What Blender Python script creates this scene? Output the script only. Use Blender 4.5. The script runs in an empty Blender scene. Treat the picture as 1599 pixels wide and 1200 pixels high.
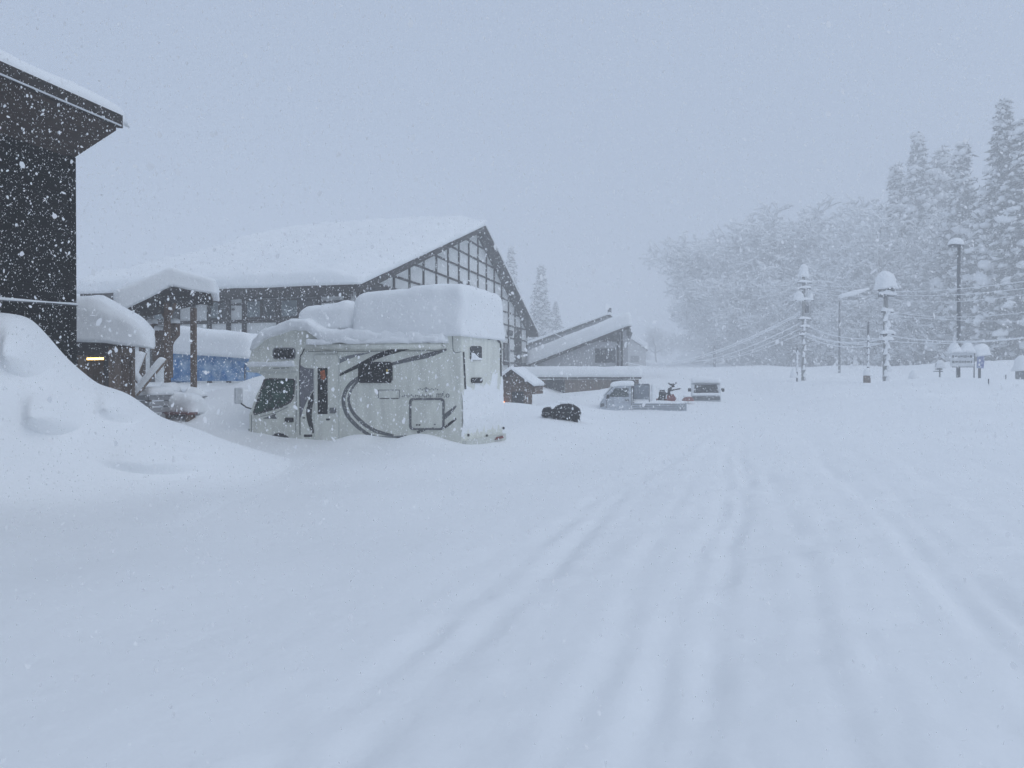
import bpy, bmesh, math, random
import numpy as np
from mathutils import Vector, Matrix, noise

random.seed(7)
RNG = np.random.default_rng(11)
scene = bpy.context.scene
COL = scene.collection

# ------------------------------------------------------------------ camera, sky, sun, exposure
EYE = 1.6
cd = bpy.data.cameras.new("camera")
cd.lens = 26.0; cd.sensor_width = 36.0; cd.clip_start = 0.05; cd.clip_end = 2000
cam = bpy.data.objects.new("camera", cd)
cam.location = (0, 0, EYE); cam.rotation_euler = (math.radians(90 - 0.5), 0, 0)
COL.objects.link(cam); scene.camera = cam

SUN_EL, SUN_AZ = math.radians(54), math.radians(128)      # azimuth clockwise from +Y
world = bpy.data.worlds.new("World"); scene.world = world; world.use_nodes = True
wn = world.node_tree.nodes; wl = world.node_tree.links; wn.clear()
wo = wn.new("ShaderNodeOutputWorld"); bg = wn.new("ShaderNodeBackground")
sky = wn.new("ShaderNodeTexSky"); sky.sky_type = 'NISHITA'; sky.sun_disc = False
sky.sun_elevation = SUN_EL; sky.sun_rotation = SUN_AZ
sky.air_density = 1.0; sky.dust_density = 4.0
mx = wn.new("ShaderNodeMix"); mx.data_type = 'RGBA'
mx.inputs[0].default_value = 0.93                         # thick even cloud over a little clear-sky colour
mx.inputs[7].default_value = (4.00, 4.88, 6.45, 1)
wl.new(sky.outputs[0], mx.inputs[6]); wl.new(mx.outputs[2], bg.inputs[0]); wl.new(bg.outputs[0], wo.inputs[0])
bg.inputs[1].default_value = 0.1

sd = bpy.data.lights.new("sun", 'SUN'); sd.energy = 0.8; sd.angle = math.radians(45); sd.color = (0.9, 0.95, 1.0)
sun = bpy.data.objects.new("sun", sd); COL.objects.link(sun)
sdir = Vector((math.sin(SUN_AZ) * math.cos(SUN_EL), math.cos(SUN_AZ) * math.cos(SUN_EL), math.sin(SUN_EL)))
sun.rotation_euler = (-sdir).to_track_quat('-Z', 'Y').to_euler(); sun.location = (0, 0, 60)

scene.view_settings.view_transform = 'Standard'; scene.view_settings.look = 'None'
scene.view_settings.exposure = 0.0; scene.view_settings.gamma = 1.0
scene.cycles.use_denoising = True
scene.cycles.max_bounces = 8; scene.cycles.diffuse_bounces = 4; scene.cycles.volume_bounces = 5
scene.cycles.transparent_max_bounces = 8

# ------------------------------------------------------------------ helpers
F = 1155.0
def P(px, py, Y):
    """the point at depth Y that the photograph shows at a pixel"""
    return Vector(((px - 800) / F * Y, Y, EYE + (590 - py) / F * Y))
def ray_plane(px, py, p0, n):
    d = Vector(((px - 800) / F, 1.0, (590 - py) / F)); o = Vector((0, 0, EYE))
    t = (Vector(p0) - o).dot(n) / d.dot(n)
    return o + d * t

MATS = {}
def mat(name, col, rough=0.7, var=0.0, scale=6.0, col2=None, bump=0.0, bscale=30.0, spec=0.3, emit=None, estr=0, stretch=None, metal=0.0):
    if name in MATS: return MATS[name]
    m = bpy.data.materials.new(name); m.use_nodes = True; nt = m.node_tree
    b = nt.nodes["Principled BSDF"]
    b.inputs["Base Color"].default_value = (*col, 1); b.inputs["Roughness"].default_value = rough
    b.inputs["Specular IOR Level"].default_value = spec; b.inputs["Metallic"].default_value = metal
    tc = nt.nodes.new("ShaderNodeTexCoord"); mp = nt.nodes.new("ShaderNodeMapping")
    nt.links.new(tc.outputs["Object"], mp.inputs[0])
    if stretch: mp.inputs["Scale"].default_value = stretch
    if var > 0 or col2:
        nz = nt.nodes.new("ShaderNodeTexNoise"); nz.inputs["Scale"].default_value = scale; nz.inputs["Detail"].default_value = 5
        nt.links.new(mp.outputs[0], nz.inputs["Vector"])
        r = nt.nodes.new("ShaderNodeValToRGB"); r.color_ramp.elements[0].position = 0.35; r.color_ramp.elements[1].position = 0.65
        c2 = col2 or tuple(min(1, c * (1 + var)) for c in col)
        c1 = col if col2 else tuple(c * (1 - var) for c in col)
        r.color_ramp.elements[0].color = (*c1, 1); r.color_ramp.elements[1].color = (*c2, 1)
        nt.links.new(nz.outputs[0], r.inputs[0]); nt.links.new(r.outputs[0], b.inputs["Base Color"])
    if bump > 0:
        n2 = nt.nodes.new("ShaderNodeTexNoise"); n2.inputs["Scale"].default_value = bscale; n2.inputs["Detail"].default_value = 6
        nt.links.new(mp.outputs[0], n2.inputs["Vector"])
        bp = nt.nodes.new("ShaderNodeBump"); bp.inputs["Strength"].default_value = bump; bp.inputs["Distance"].default_value = 0.05
        nt.links.new(n2.outputs[0], bp.inputs["Height"]); nt.links.new(bp.outputs[0], b.inputs["Normal"])
    if emit:
        b.inputs["Emission Color"].default_value = (*emit, 1); b.inputs["Emission Strength"].default_value = estr
    MATS[name] = m
    return m

SNOW = mat("snow", (0.86, 0.875, 0.885), 0.75, bump=0.25, bscale=9, spec=0.15)
SNOWG = mat("ground_snow", (0.86, 0.875, 0.885), 0.75, bump=0.35, bscale=4, spec=0.15, var=0.0)
ICE = mat("icy_snow", (0.50, 0.53, 0.55), 0.45, var=0.12, scale=5, bump=0.5, bscale=12)
BLACKW = mat("black_siding", (0.006, 0.0055, 0.0055), 0.9, spec=0.05, var=0.4, scale=4, stretch=(1, 1, 8))
DARKW = mat("dark_timber", (0.035, 0.028, 0.025), 0.8, var=0.35, scale=5, stretch=(3, 3, 3))
BROWN = mat("brown_wood", (0.11, 0.068, 0.045), 0.75, var=0.35, scale=7, stretch=(4, 4, 1))
BROWN2 = mat("weathered_board", (0.19, 0.135, 0.10), 0.8, var=0.35, scale=6, stretch=(6, 6, 1))
PLASTER = mat("white_plaster", (0.74, 0.75, 0.74), 0.8, var=0.05, scale=3)
CREAM = mat("camper_paint", (0.68, 0.69, 0.625), 0.35, var=0.10, scale=2.2, stretch=(2.5, 2.5, .6), bump=0.03, bscale=40, spec=0.4)
CREAM2 = mat("camper_trim", (0.56, 0.575, 0.53), 0.45, var=0.05, scale=4)
GLASS = mat("dark_glass", (0.008, 0.009, 0.010), 0.12, spec=0.5)
GREENGLASS = mat("cab_glass", (0.022, 0.055, 0.040), 0.08, var=0.7, scale=7, spec=0.5)
BLACKP = mat("black_paint", (0.012, 0.012, 0.014), 0.4)
GREYP = mat("grey_paint", (0.13, 0.135, 0.14), 0.45, var=0.15, scale=14)
GREYP2 = mat("light_grey_paint", (0.20, 0.21, 0.22), 0.45, var=0.12, scale=14)
RUBBER = mat("rubber", (0.015, 0.015, 0.016), 0.7)
TARP = mat("blue_tarp", (0.025, 0.15, 0.38), 0.5, col2=(0.30, 0.42, 0.56), scale=4.5, bump=0.6, bscale=6)
FUR = mat("black_fur", (0.010, 0.010, 0.012), 0.8, bump=1.0, bscale=55)
STEEL = mat("grey_steel", (0.07, 0.075, 0.085), 0.5, var=0.2, scale=8)
CONC = mat("pole_concrete", (0.22, 0.22, 0.215), 0.85, var=0.15, scale=5)
BLUESIGN = mat("blue_sign", (0.03, 0.06, 0.30), 0.5, col2=(0.45, 0.5, 0.6), scale=9)
WHITEP = mat("white_paint", (0.62, 0.64, 0.66), 0.4, var=0.05, scale=4)
TRUCKP = mat("truck_paint", (0.45, 0.48, 0.52), 0.4, var=0.15, scale=6)
REDP = mat("red_paint", (0.17, 0.03, 0.025), 0.45)
REDU = mat("red_cloth", (0.22, 0.09, 0.08), 0.7)
GREYWALL = mat("grey_wall", (0.30, 0.30, 0.31), 0.85, var=0.08, scale=4)
METALROOF = mat("roof_metal", (0.09, 0.09, 0.10), 0.6, var=0.2, scale=3)
NEEDLE = mat("cedar_needles", (0.022, 0.034, 0.026), 0.85, var=0.4, scale=2)
BARK = mat("bark", (0.06, 0.05, 0.045), 0.9, var=0.3, scale=6)
TWIG = mat("twig", (0.085, 0.078, 0.072), 0.9, var=0.2, scale=3)
WARM = mat("warm_lamp", (1, 0.8, 0.4), 0.5, emit=(1.0, 0.62, 0.18), estr=6)
ORANGE = mat("orange_lamp", (1, 0.5, 0.2), 0.5, emit=(1.0, 0.38, 0.15), estr=9)

def add_track_relief(m):
    nt = m.node_tree; b = nt.nodes["Principled BSDF"]; old = next(n for n in nt.nodes if n.bl_idname == 'ShaderNodeBump')
    tc = nt.nodes.new("ShaderNodeTexCoord"); mp = nt.nodes.new("ShaderNodeMapping"); mp.vector_type = 'POINT'
    mp.inputs["Rotation"].default_value = (0, 0, math.radians(18.7)); mp.inputs["Scale"].default_value = (1, 1, 1)
    nt.links.new(tc.outputs["Object"], mp.inputs[0])
    sc = nt.nodes.new("ShaderNodeMapping"); sc.inputs["Scale"].default_value = (1.6, .30, 1); nt.links.new(mp.outputs[0], sc.inputs[0])
    nz = nt.nodes.new("ShaderNodeTexNoise"); nz.inputs["Scale"].default_value = 1.5; nz.inputs["Detail"].default_value = 3; nz.inputs["Roughness"].default_value = .45; nt.links.new(sc.outputs[0], nz.inputs["Vector"])
    sx = nt.nodes.new("ShaderNodeSeparateXYZ"); nt.links.new(mp.outputs[0], sx.inputs[0])
    ab = nt.nodes.new("ShaderNodeMath"); ab.operation = 'SUBTRACT'; nt.links.new(sx.outputs[0], ab.inputs[0]); ab.inputs[1].default_value = .8
    a2 = nt.nodes.new("ShaderNodeMath"); a2.operation = 'ABSOLUTE'; nt.links.new(ab.outputs[0], a2.inputs[0])
    mr = nt.nodes.new("ShaderNodeMapRange"); mr.inputs[1].default_value = 2.2; mr.inputs[2].default_value = 5.0; mr.inputs[3].default_value = .26; mr.inputs[4].default_value = .05; nt.links.new(a2.outputs[0], mr.inputs[0])
    bp = nt.nodes.new("ShaderNodeBump"); bp.inputs["Distance"].default_value = .12
    nt.links.new(mr.outputs[0], bp.inputs["Strength"]); nt.links.new(nz.outputs[0], bp.inputs["Height"]); nt.links.new(old.outputs[0], bp.inputs["Normal"]); nt.links.new(bp.outputs[0], b.inputs["Normal"])
add_track_relief(SNOWG)
def tag(o, label=None, cat=None, group=None, kind=None):
    if label: o["label"] = label
    if cat: o["category"] = cat
    if group: o["group"] = group
    if kind: o["kind"] = kind
    return o
def link(o, parent=None):
    COL.objects.link(o)
    if parent: o.parent = parent
    return o
def mesh_obj(name, V, Fc, m, parent=None, smooth=False):
    me = bpy.data.meshes.new(name)
    me.from_pydata([tuple(v) for v in V], [], [tuple(f) for f in Fc])
    me.materials.append(m)
    if smooth: me.polygons.foreach_set("use_smooth", [True] * len(me.polygons))
    me.update()
    return link(bpy.data.objects.new(name, me), parent)
def np_mesh(name, V, Fc, m, parent=None, smooth=False):
    """fast path: V (n,3), Fc (m,k) arrays of one face size"""
    V = np.asarray(V, np.float32); Fc = np.asarray(Fc, np.int32); k = Fc.shape[1]
    me = bpy.data.meshes.new(name)
    me.vertices.add(len(V)); me.vertices.foreach_set("co", V.ravel())
    me.loops.add(Fc.size); me.loops.foreach_set("vertex_index", Fc.ravel())
    me.polygons.add(len(Fc)); me.polygons.foreach_set("loop_start", np.arange(0, Fc.size, k, dtype=np.int32))
    me.polygons.foreach_set("loop_total", np.full(len(Fc), k, np.int32))
    if smooth: me.polygons.foreach_set("use_smooth", np.ones(len(Fc), bool))
    me.materials.append(m); me.update(calc_edges=True)
    return link(bpy.data.objects.new(name, me), parent)
def empty(name, loc, rz, label, cat, group=None):
    o = bpy.data.objects.new(name, None); o.empty_display_size = 0.2
    o.location = loc; o.rotation_euler = (0, 0, rz); COL.objects.link(o)
    return tag(o, label, cat, group)

_UNIT = {}
def box(name, m, parent, c, size, rot=None):
    """a box part; boxes of one material share one unit mesh"""
    key = m.name
    if key not in _UNIT:
        V = [(x, y, z) for x in (-.5, .5) for y in (-.5, .5) for z in (-.5, .5)]
        Fc = [(0, 1, 3, 2), (4, 6, 7, 5), (0, 4, 5, 1), (2, 3, 7, 6), (0, 2, 6, 4), (1, 5, 7, 3)]
        me = bpy.data.meshes.new("box_" + key); me.from_pydata(V, [], Fc); me.materials.append(m); me.update()
        _UNIT[key] = me
    o = bpy.data.objects.new(name, _UNIT[key]); o.location = c; o.scale = size
    if rot is not None: o.rotation_euler = rot
    return link(o, parent)
def beam(name, m, parent, a, b, w, h):
    """a square timber from a to b"""
    a, b = Vector(a), Vector(b); d = b - a
    return box(name, m, parent, (a + b) / 2, (d.length, w, h), d.to_track_quat('X', 'Z').to_euler())

class MB:
    def __init__(s): s.V = []; s.F = []
    def add(s, V, Fc):
        n = len(s.V); s.V += [tuple(v) for v in V]; s.F += [tuple(i + n for i in f) for f in Fc]; return s
    def box(s, c, size, R=None):
        V = [Vector((x * size[0] / 2, y * size[1] / 2, z * size[2] / 2)) for x in (-1, 1) for y in (-1, 1) for z in (-1, 1)]
        if R is not None: V = [R @ v for v in V]
        V = [v + Vector(c) for v in V]
        return s.add(V, [(0, 1, 3, 2), (4, 6, 7, 5), (0, 4, 5, 1), (2, 3, 7, 6), (0, 2, 6, 4), (1, 5, 7, 3)])
    def tube(s, pts, r, n=8, cap=True):
        pts = [Vector(p) for p in pts]; rs = r if hasattr(r, '__len__') else [r] * len(pts)
        V = []; Fc = []
        for i, p in enumerate(pts):
            d = (pts[min(i + 1, len(pts) - 1)] - pts[max(i - 1, 0)]).normalized()
            up = Vector((0, 0, 1)) if abs(d.z) < 0.95 else Vector((1, 0, 0))
            a = d.cross(up).normalized(); b = a.cross(d)
            for k in range(n):
                t = 2 * math.pi * k / n
                V.append(p + (a * math.cos(t) + b * math.sin(t)) * rs[i])
        for i in range(len(pts) - 1):
            for k in range(n):
                Fc.append((i * n + k, i * n + (k + 1) % n, (i + 1) * n + (k + 1) % n, (i + 1) * n + k))
        if cap:
            Fc.append(tuple(range(n - 1, -1, -1))); Fc.append(tuple((len(pts) - 1) * n + k for k in range(n)))
        return s.add(V, Fc)
    def prism(s, poly, fn, t0, t1):
        """poly: 2-D outline, fn(a, b, t) -> 3-D; a slab from t0 to t1"""
        n = len(poly)
        V = [fn(a, b, t0) for a, b in poly] + [fn(a, b, t1) for a, b in poly]
        Fc = [tuple(range(n)), tuple(range(2 * n - 1, n - 1, -1))]
        Fc += [(i, (i + 1) % n, n + (i + 1) % n, n + i) for i in range(n)]
        return s.add(V, Fc)
    def build(s, name, m, parent=None, smooth=False, fix=True, bevel=0.0):
        o = mesh_obj(name, s.V, s.F, m, parent, smooth)
        bm = bmesh.new(); bm.from_mesh(o.data)
        if bevel > 0:
            bmesh.ops.recalc_face_normals(bm, faces=bm.faces)
            es = [e for e in bm.edges if len(e.link_faces) == 2 and e.calc_face_angle(0) > 0.5]
            bmesh.ops.bevel(bm, geom=es, offset=bevel, segments=3, affect='EDGES', profile=0.5, clamp_overlap=True)
        if fix: bmesh.ops.recalc_face_normals(bm, faces=bm.faces)
        bm.to_mesh(o.data); bm.free()
        return o

def pillow(name, m, parent, L, W, T, r=0.3, rb=0.05, seg=0.12, amp=0.06, ns=1.2, warp=None, seed=0, kind=None):
    """a soft slab of snow, L x W x T, its underside on z = 0; warp(x, y, z, t) bends it onto what carries it"""
    r = min(r, L / 2.05, W / 2.05, T * 0.95)
    nx, ny, nz = max(4, int(L / seg)), max(4, int(W / seg)), max(3, int(T / seg))
    bm = bmesh.new(); idx = {}
    def vert(i, j, k):
        q = (i, j, k)
        if q in idx: return idx[q]
        x, y, z = (i / nx - .5) * L, (j / ny - .5) * W, k / nz * T
        rr = rb + (r - rb) * min(1, (k / nz) * 2.5) if k < nz else r
        p = Vector((x, y, z))
        cz = min(max(z, min(rb, T / 2)), T - r)
        c = Vector((min(max(x, -L / 2 + rr), L / 2 - rr), min(max(y, -W / 2 + rr), W / 2 - rr), cz))
        d = p - c
        if d.length > 1e-6:
            lim = rr if z > T - r else (rr if z > rb else rb)
            h = Vector((d.x, d.y, 0))
            if z > T - r: p = c + d.normalized() * min(d.length, r)
            elif h.length > rr: p = Vector((c.x, c.y, p.z)) + h.normalized() * rr
        n = noise.noise_vector((p * ns) + Vector((seed * 7.3, seed * 3.1, seed)))
        n2 = noise.noise_vector((p * ns * 3.1) + Vector((seed, 5, seed * 2.2)))
        f = 0.25 + 0.75 * min(1, z / max(T * .5, 1e-3))
        p = p + (n * amp + n2 * amp * .35) * f
        if warp: p = Vector(warp(p.x, p.y, p.z))
        v = bm.verts.new(p); idx[q] = v; return v
    def quad(a, b, c, d):
        try: bm.faces.new((a, b, c, d))
        except ValueError: pass
    for i in range(nx):
        for j in range(ny):
            for k in (0, nz): quad(vert(i, j, k), vert(i + 1, j, k), vert(i + 1, j + 1, k), vert(i, j + 1, k))
    for i in range(nx):
        for k in range(nz):
            for j in (0, ny): quad(vert(i, j, k), vert(i + 1, j, k), vert(i + 1, j, k + 1), vert(i, j, k + 1))
    for j in range(ny):
        for k in range(nz):
            for i in (0, nx): quad(vert(i, j, k), vert(i, j + 1, k), vert(i, j + 1, k + 1), vert(i, j, k + 1))
    bmesh.ops.recalc_face_normals(bm, faces=bm.faces)
    me = bpy.data.meshes.new(name); bm.to_mesh(me); bm.free()
    me.materials.append(m); me.polygons.foreach_set("use_smooth", [True] * len(me.polygons)); me.update()
    return link(bpy.data.objects.new(name, me), parent)

def copy_tree(o, parent=None):
    c = o.copy(); COL.objects.link(c); c.parent = parent
    for ch in o.children: copy_tree(ch, c)
    return c

# ------------------------------------------------------------------ ground
def S(a, lo, hi):
    t = np.clip((a - lo) / (hi - lo), 0, 1); return t * t * (3 - 2 * t)
_w = [(RNG.uniform(0, 6.28), RNG.uniform(0, 6.28), 10 ** RNG.uniform(-0.75, 0.55)) for _ in range(44)]
def undul(X, Y):
    h = np.zeros_like(X)
    for a, p, k in _w:
        h = h + np.sin((X * math.cos(a) + Y * math.sin(a)) * k + p) * 0.0105 / k ** 0.55
    return h
C15, S15 = math.cos(math.radians(15)), math.sin(math.radians(15))
CT, ST = math.cos(math.radians(18.7)), math.sin(math.radians(18.7))
MOUNDS = [(-3.2, 15.0, .5, .16), (-1.75, 14.3, .55, .17), (-5.05, 15.7, .6, -.04), (0.6, 14.6, 1.0, .08), (-6.6, 13.9, 1.2, .20),
          (-.7, 18.4, 1.2, .22), (1.2, 23.5, 1.3, .22), (-.5, 24.5, 2.0, .55), (1.6, 30, 1.6, .5), (3.4, 35.5, 1.5, .25), (1.7, 21.6, 1.6, .08), (2.3, 21.3, .9, .07),
          (-6.9, 18.6, 1.3, .22), (-5.8, 19.5, 1.2, .55), (14, 47, 2.5, .15), (24, 84, 8, .8), (36, 80, 7, .7), (47, 77, 8, 1.0), (13, 98, 8, .6), (60, 74, 8, 1.0), (31, 92, 6, .6), (70, 66, 7, .8)]
DRX = [-8.6, -7.2, -6.6, -6.41, -6.29, -5.95, -5.62, -5.43, -5.0, -4.78, -4.3, -3.6]
DRZ = [2.35, 2.48, 2.42, 2.14, 1.92, 1.50, 1.34, 1.05, .78, .62, .35, .0]
_dx = np.linspace(-10, -2, 320); _dz = np.interp(_dx, DRX, DRZ); _k = np.exp(-(np.linspace(-2, 2, 17)) ** 2); _dz = np.convolve(np.pad(_dz, 8, 'edge'), _k / _k.sum(), 'valid')
def H(X, Y):
    X = np.asarray(X, float); Y = np.asarray(Y, float)
    s = X * S15 + Y * C15; w = X * C15 - Y * S15
    h = 1.18 * S(w, 1.5, 9.0) * S(s, 18, 46)
    h = h + 0.19 * S(-w, 2.6, 5.2) * S(s, 8, 14)
    h = h + 1.06 * S(-w, 8.6, 11.6) * S(s, 12.5, 17.5)
    h = h + 0.30 * S(s, 33, 39) * S(-w, 3.6, 6.0)
    h = h + 0.42 * S(s, 26, 40) * (1 - S(np.abs(w), 4, 9))
    h = h + (1.95 - h) * S(s, 52, 88)
    d = (X * CT - Y * ST); q = X * ST + Y * CT
    tr = np.zeros_like(h)
    for off, dep, wd, ph in ((-.40, .030, .075, 0), (-.62, .022, .08, .2), (1.23, .040, .10, .4), (1.48, .022, .07, .5), (-1.62, .026, .09, 1.3), (-1.85, .018, .10, 1.5), (.30, .012, .08, .9),
                             (2.35, .016, .10, 2.6), (3.75, .026, .12, 3.3), (4.05, .014, .09, 3.4), (-.95, .012, .07, 4.0), (.75, .010, .06, 5.1), (1.75, .014, .08, 1.9), (1.35, .022, .42, .4), (-.50, .018, .42, .1), (-1.75, .016, .5, 1.4)):
        e = d - off - 0.16 * np.sin(q * .19 + ph * 2) - 0.05 * np.sin(q * .71 + ph * 3) - 0.02 * np.sin(q * 2.3 + ph) - (0.0035 * (q - 5) ** 2 * .3 if off < -1 else 0)
        tr = tr - dep * np.exp(-(e / wd) ** 2) + dep * .42 * np.exp(-((np.abs(e) - wd * 2.1) / (wd * .95)) ** 2)
    lump = np.sin(q * 1.7 + d * 2.6) * np.sin(q * .73 - d * 1.9) + .5 * np.sin(q * 3.3 - d * 4.1)
    h = h + 1.2 * tr * (1 - S(q, 16, 34)) * np.clip(0.72 + 0.42 * lump, .1, 1.4) * S(q, -6, -2)
    h = h + 0.06 * S(-d, 3.2, 5.2) * (1 - S(q, 14, 20))
    h = h + undul(X, Y) * (0.6 + 0.8 * S(np.abs(d), 3, 7)) * (1 + S(q, 15, 40) * .8)
    for mx_, my_, r_, a_ in MOUNDS: h = h + a_ * np.exp(-((X - mx_) ** 2 + (Y - my_) ** 2) / r_ ** 2)
    e = Y - (10.0 + (X + 6.9) * .78)                      # high drift against the black building
    zp = np.interp(X + .10 * np.sin(Y * 1.9), _dx, _dz)
    env = np.where(e < 0, np.exp(-(np.abs(e) / 1.45) ** 3), np.exp(-(e / 1.1) ** 2))
    h = h + np.maximum(0, zp - h) * env
    h = h + .03 * np.maximum(0, s - 88)
    return h * (1 - S(-Y, 6, 30))
def Hf(x, y): return float(H(np.array([x]), np.array([y]))[0])

N = 620
t = np.linspace(-1, 1, N)
gx = 1.0 + 3.2 * np.sinh(t * math.asinh(330 / 3.2)); gy = 7.0 + 3.2 * np.sinh(t * math.asinh(330 / 3.2))
GX, GY = np.meshgrid(gx, gy)
GZ = H(GX, GY)
for _ in range(520):                                      # crumbs and dents left along the tracks
    dd, qq = RNG.choice((-.45, 1.3, -1.7, 2.4, .4)) + RNG.normal(0, .45), RNG.uniform(2.2, 15)
    cx_, cy_ = dd * CT + qq * ST, -dd * ST + qq * CT; r_ = RNG.uniform(.05, .13) * (1 + qq * .06); a_ = RNG.choice((-1, 1)) * RNG.uniform(.008, .022)
    i0, i1 = np.searchsorted(gx, (cx_ - 3 * r_, cx_ + 3 * r_)); j0, j1 = np.searchsorted(gy, (cy_ - 3 * r_, cy_ + 3 * r_))
    GZ[j0:j1, i0:i1] += a_ * np.exp(-((GX[j0:j1, i0:i1] - cx_) ** 2 + (GY[j0:j1, i0:i1] - cy_) ** 2) / r_ ** 2)
idx = np.arange(N * N).reshape(N, N)
Fq = np.stack([idx[:-1, :-1], idx[:-1, 1:], idx[1:, 1:], idx[1:, :-1]], -1).reshape(-1, 4)
ground = np_mesh("ground", np.stack([GX, GY, GZ], -1).reshape(-1, 3), Fq, SNOWG, None, True)
tag(ground, "deep smooth snow with faint filled-in wheel tracks", "snow", kind="structure")

# ------------------------------------------------------------------ haze: thick snowy air
hz = box("haze", SNOW, None, (0, 10, 24), (720, 720, 54))
hz.data = hz.data.copy(); hz.data.materials.clear()
hm = bpy.data.materials.new("snowy_air"); hm.use_nodes = True
hn = hm.node_tree.nodes; hn.clear()
ho = hn.new("ShaderNodeOutputMaterial"); hv = hn.new("ShaderNodeVolumePrincipled")
hv.inputs["Color"].default_value = (0.995, 0.998, 1.0, 1); hv.inputs["Density"].default_value = 0.0074; hv.inputs["Anisotropy"].default_value = 0.2
hm.node_tree.links.new(hv.outputs[0], ho.inputs["Volume"])
hz.data.materials.append(hm); tag(hz, "pale snowy air that veils distant things", "haze", kind="stuff")

# ------------------------------------------------------------------ dark building at the left
u15 = math.radians(75)
def frame(o, rz):
    c, s = math.cos(rz), math.sin(rz)
    return lambda x, y, z=0.0: Vector((o[0] + c * x - s * y, o[1] + s * x + c * y, (o[2] if len(o) > 2 else 0) + z))

db = empty("dark_building", (-7.12, 12.0, 0), u15, "black boarded building with deep snow-topped eaves beside the high snowdrift", "building")
# local x runs along the street (far end at 0), local y away from the street
LEN = 15.0
m = MB(); m.prism([(0, -1), (0, 5.15), (2.6, 6.55), (6, 6.9), (6, -1)], lambda a, b, t: (t, a, b), -LEN, 0); m.build("wall", BLACKW, db)
m = MB(); m.prism([(-.846, 5.53), (-.846, 5.60), (0.001, 5.24), (0.001, 5.15)], lambda a, b, t: (t, a, b), -LEN, 0.02); m.build("soffit", mat("stained_soffit", (.05, .034, .027), .8, var=.3, scale=6, stretch=(1, 8, 1)), db)
m = MB(); m.prism([(-.90, 5.585), (-.90, 5.79), (3.0, 7.35), (3.0, 7.15), (-.80, 5.6)], lambda a, b, t: (t, a, b), -LEN, 0.10); m.build("roof", DARKW, db)
for i, z in enumerate((5.64,)):
    box("fascia_strip", WHITEP, db, (-1.0, -.915, z - .03), (2.1, .02, .022))
for k in range(24):
    box("siding_board", BLACKW, db, (-LEN / 2, -.012 - .006 * (k % 2), -.2 + k * .215 + .1), (LEN - .03, .03, .20), (math.radians(-3), 0, 0))
box("corner_post", BLACKW, db, (-.06, -.03, 2.1), (.12, .09, 6.1))
def wdb(x, y, z): return (x - LEN / 2 + .22, y + 1.0, max(z, 0) * .9 + 5.93 + y * .40 + .47)
pillow("roof_snow", SNOW, db, LEN + .25, 3.68, 0.36, r=.2, seg=.2, amp=.04, warp=wdb, seed=3)
m = MB(); pts = [(-LEN + i * .5, -.09, 2.72 - .035 * math.sin(i * .55) + .02 * i / 30) for i in range(31)]
m.tube(pts, .014, 6); cb = m.build("cable", STEEL, db)
m = MB(); m.tube([(p[0], p[1], p[2] + .022) for p in pts], [.02 + .008 * math.sin(i * 1.9) for i in range(31)], 6); m.build("cable_snow", SNOW, cb, True)

# ------------------------------------------------------------------ high snowdrift in front of it
def drift(name, blobs, label, vox=0.07, smooth=10):
    bm = bmesh.new()
    for (px, py, Y, rx, ry, rz) in blobs:
        c = P(px, py, Y)
        mt = Matrix.Translation(c) @ Matrix.Diagonal((rx, ry, rz, 1))
        bmesh.ops.create_icosphere(bm, subdivisions=4, radius=1, matrix=mt)
    me = bpy.data.meshes.new(name); bm.to_mesh(me); bm.free(); me.materials.append(SNOW)
    o = bpy.data.objects.new(name, me); COL.objects.link(o)
    rm = o.modifiers.new("r", 'REMESH'); rm.mode = 'VOXEL'; rm.voxel_size = vox; rm.use_smooth_shade = True
    sm = o.modifiers.new("s", 'SMOOTH'); sm.factor = .5; sm.iterations = smooth
    dg = bpy.context.evaluated_depsgraph_get(); dg.update()
    me2 = bpy.data.meshes.new_from_object(o.evaluated_get(dg)); o.modifiers.clear(); o.data = me2
    me2.polygons.foreach_set("use_smooth", [True] * len(me2.polygons))
    return tag(o, label, "snowdrift")
def ground_hit(px, py):
    d = Vector(((px - 800) / F, 1.0, (590 - py) / F)); Y = 3.0
    while Y < 40:
        if EYE + d.z * Y < Hf(d.x * Y, Y): return Vector((d.x * Y, Y, EYE + d.z * Y))
        Y += .03
    return Vector((d.x * 12, 12, 0))
DX, DY_ = np.meshgrid(np.linspace(-8.9, -3.0, 260), np.linspace(7.2, 13.6, 300))
DZ = H(DX, DY_)
ppx = 800 + F * DX / DY_; ppy = 590 - F * (DZ - EYE) / DY_
disp = np.zeros_like(DZ)
for (cx, cy, hw_, up_, lo_, A_) in ((40, 560, 46, 50, 30, .36), (192, 640, 48, 32, 20, .28), (82, 654, 56, 44, 28, .38), (-40, 640, 60, 50, 30, .16), (250, 712, 120, 50, 30, .22), (300, 690, 60, 24, 24, .10)):
    a_x = np.clip((ppx - cx) / hw_, -1, 1); bot = cy + lo_ * (1 - .75 * a_x ** 2)
    b_y = (bot - ppy) / (up_ + lo_)                      # 0 at the sagging lower lip, 1 at the top
    disp += A_ * S(b_y, -.03, .10) * (1 - S(b_y, .2, 1.25)) * (1 - S(np.abs(ppx - cx) / hw_, .15, 1.0))
    disp -= .35 * A_ * np.exp(-((b_y + .07) / .07) ** 2) * (1 - S(np.abs(ppx - cx) / hw_, .15, 1.0))
edge = S(np.minimum(np.minimum(DX + 8.9, -3.0 - DX), np.minimum(DY_ - 7.2, 13.6 - DY_)), 0, .8)
front = S(-(DY_ - (10.2 + (DX + 6.9) * .78)), -.3, .5)
soft = np.vectorize(lambda x, y: noise.noise(Vector((x * 1.1, y * 1.1, 2))) * .05)(DX, DY_)
disp = disp * front + soft
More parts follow.
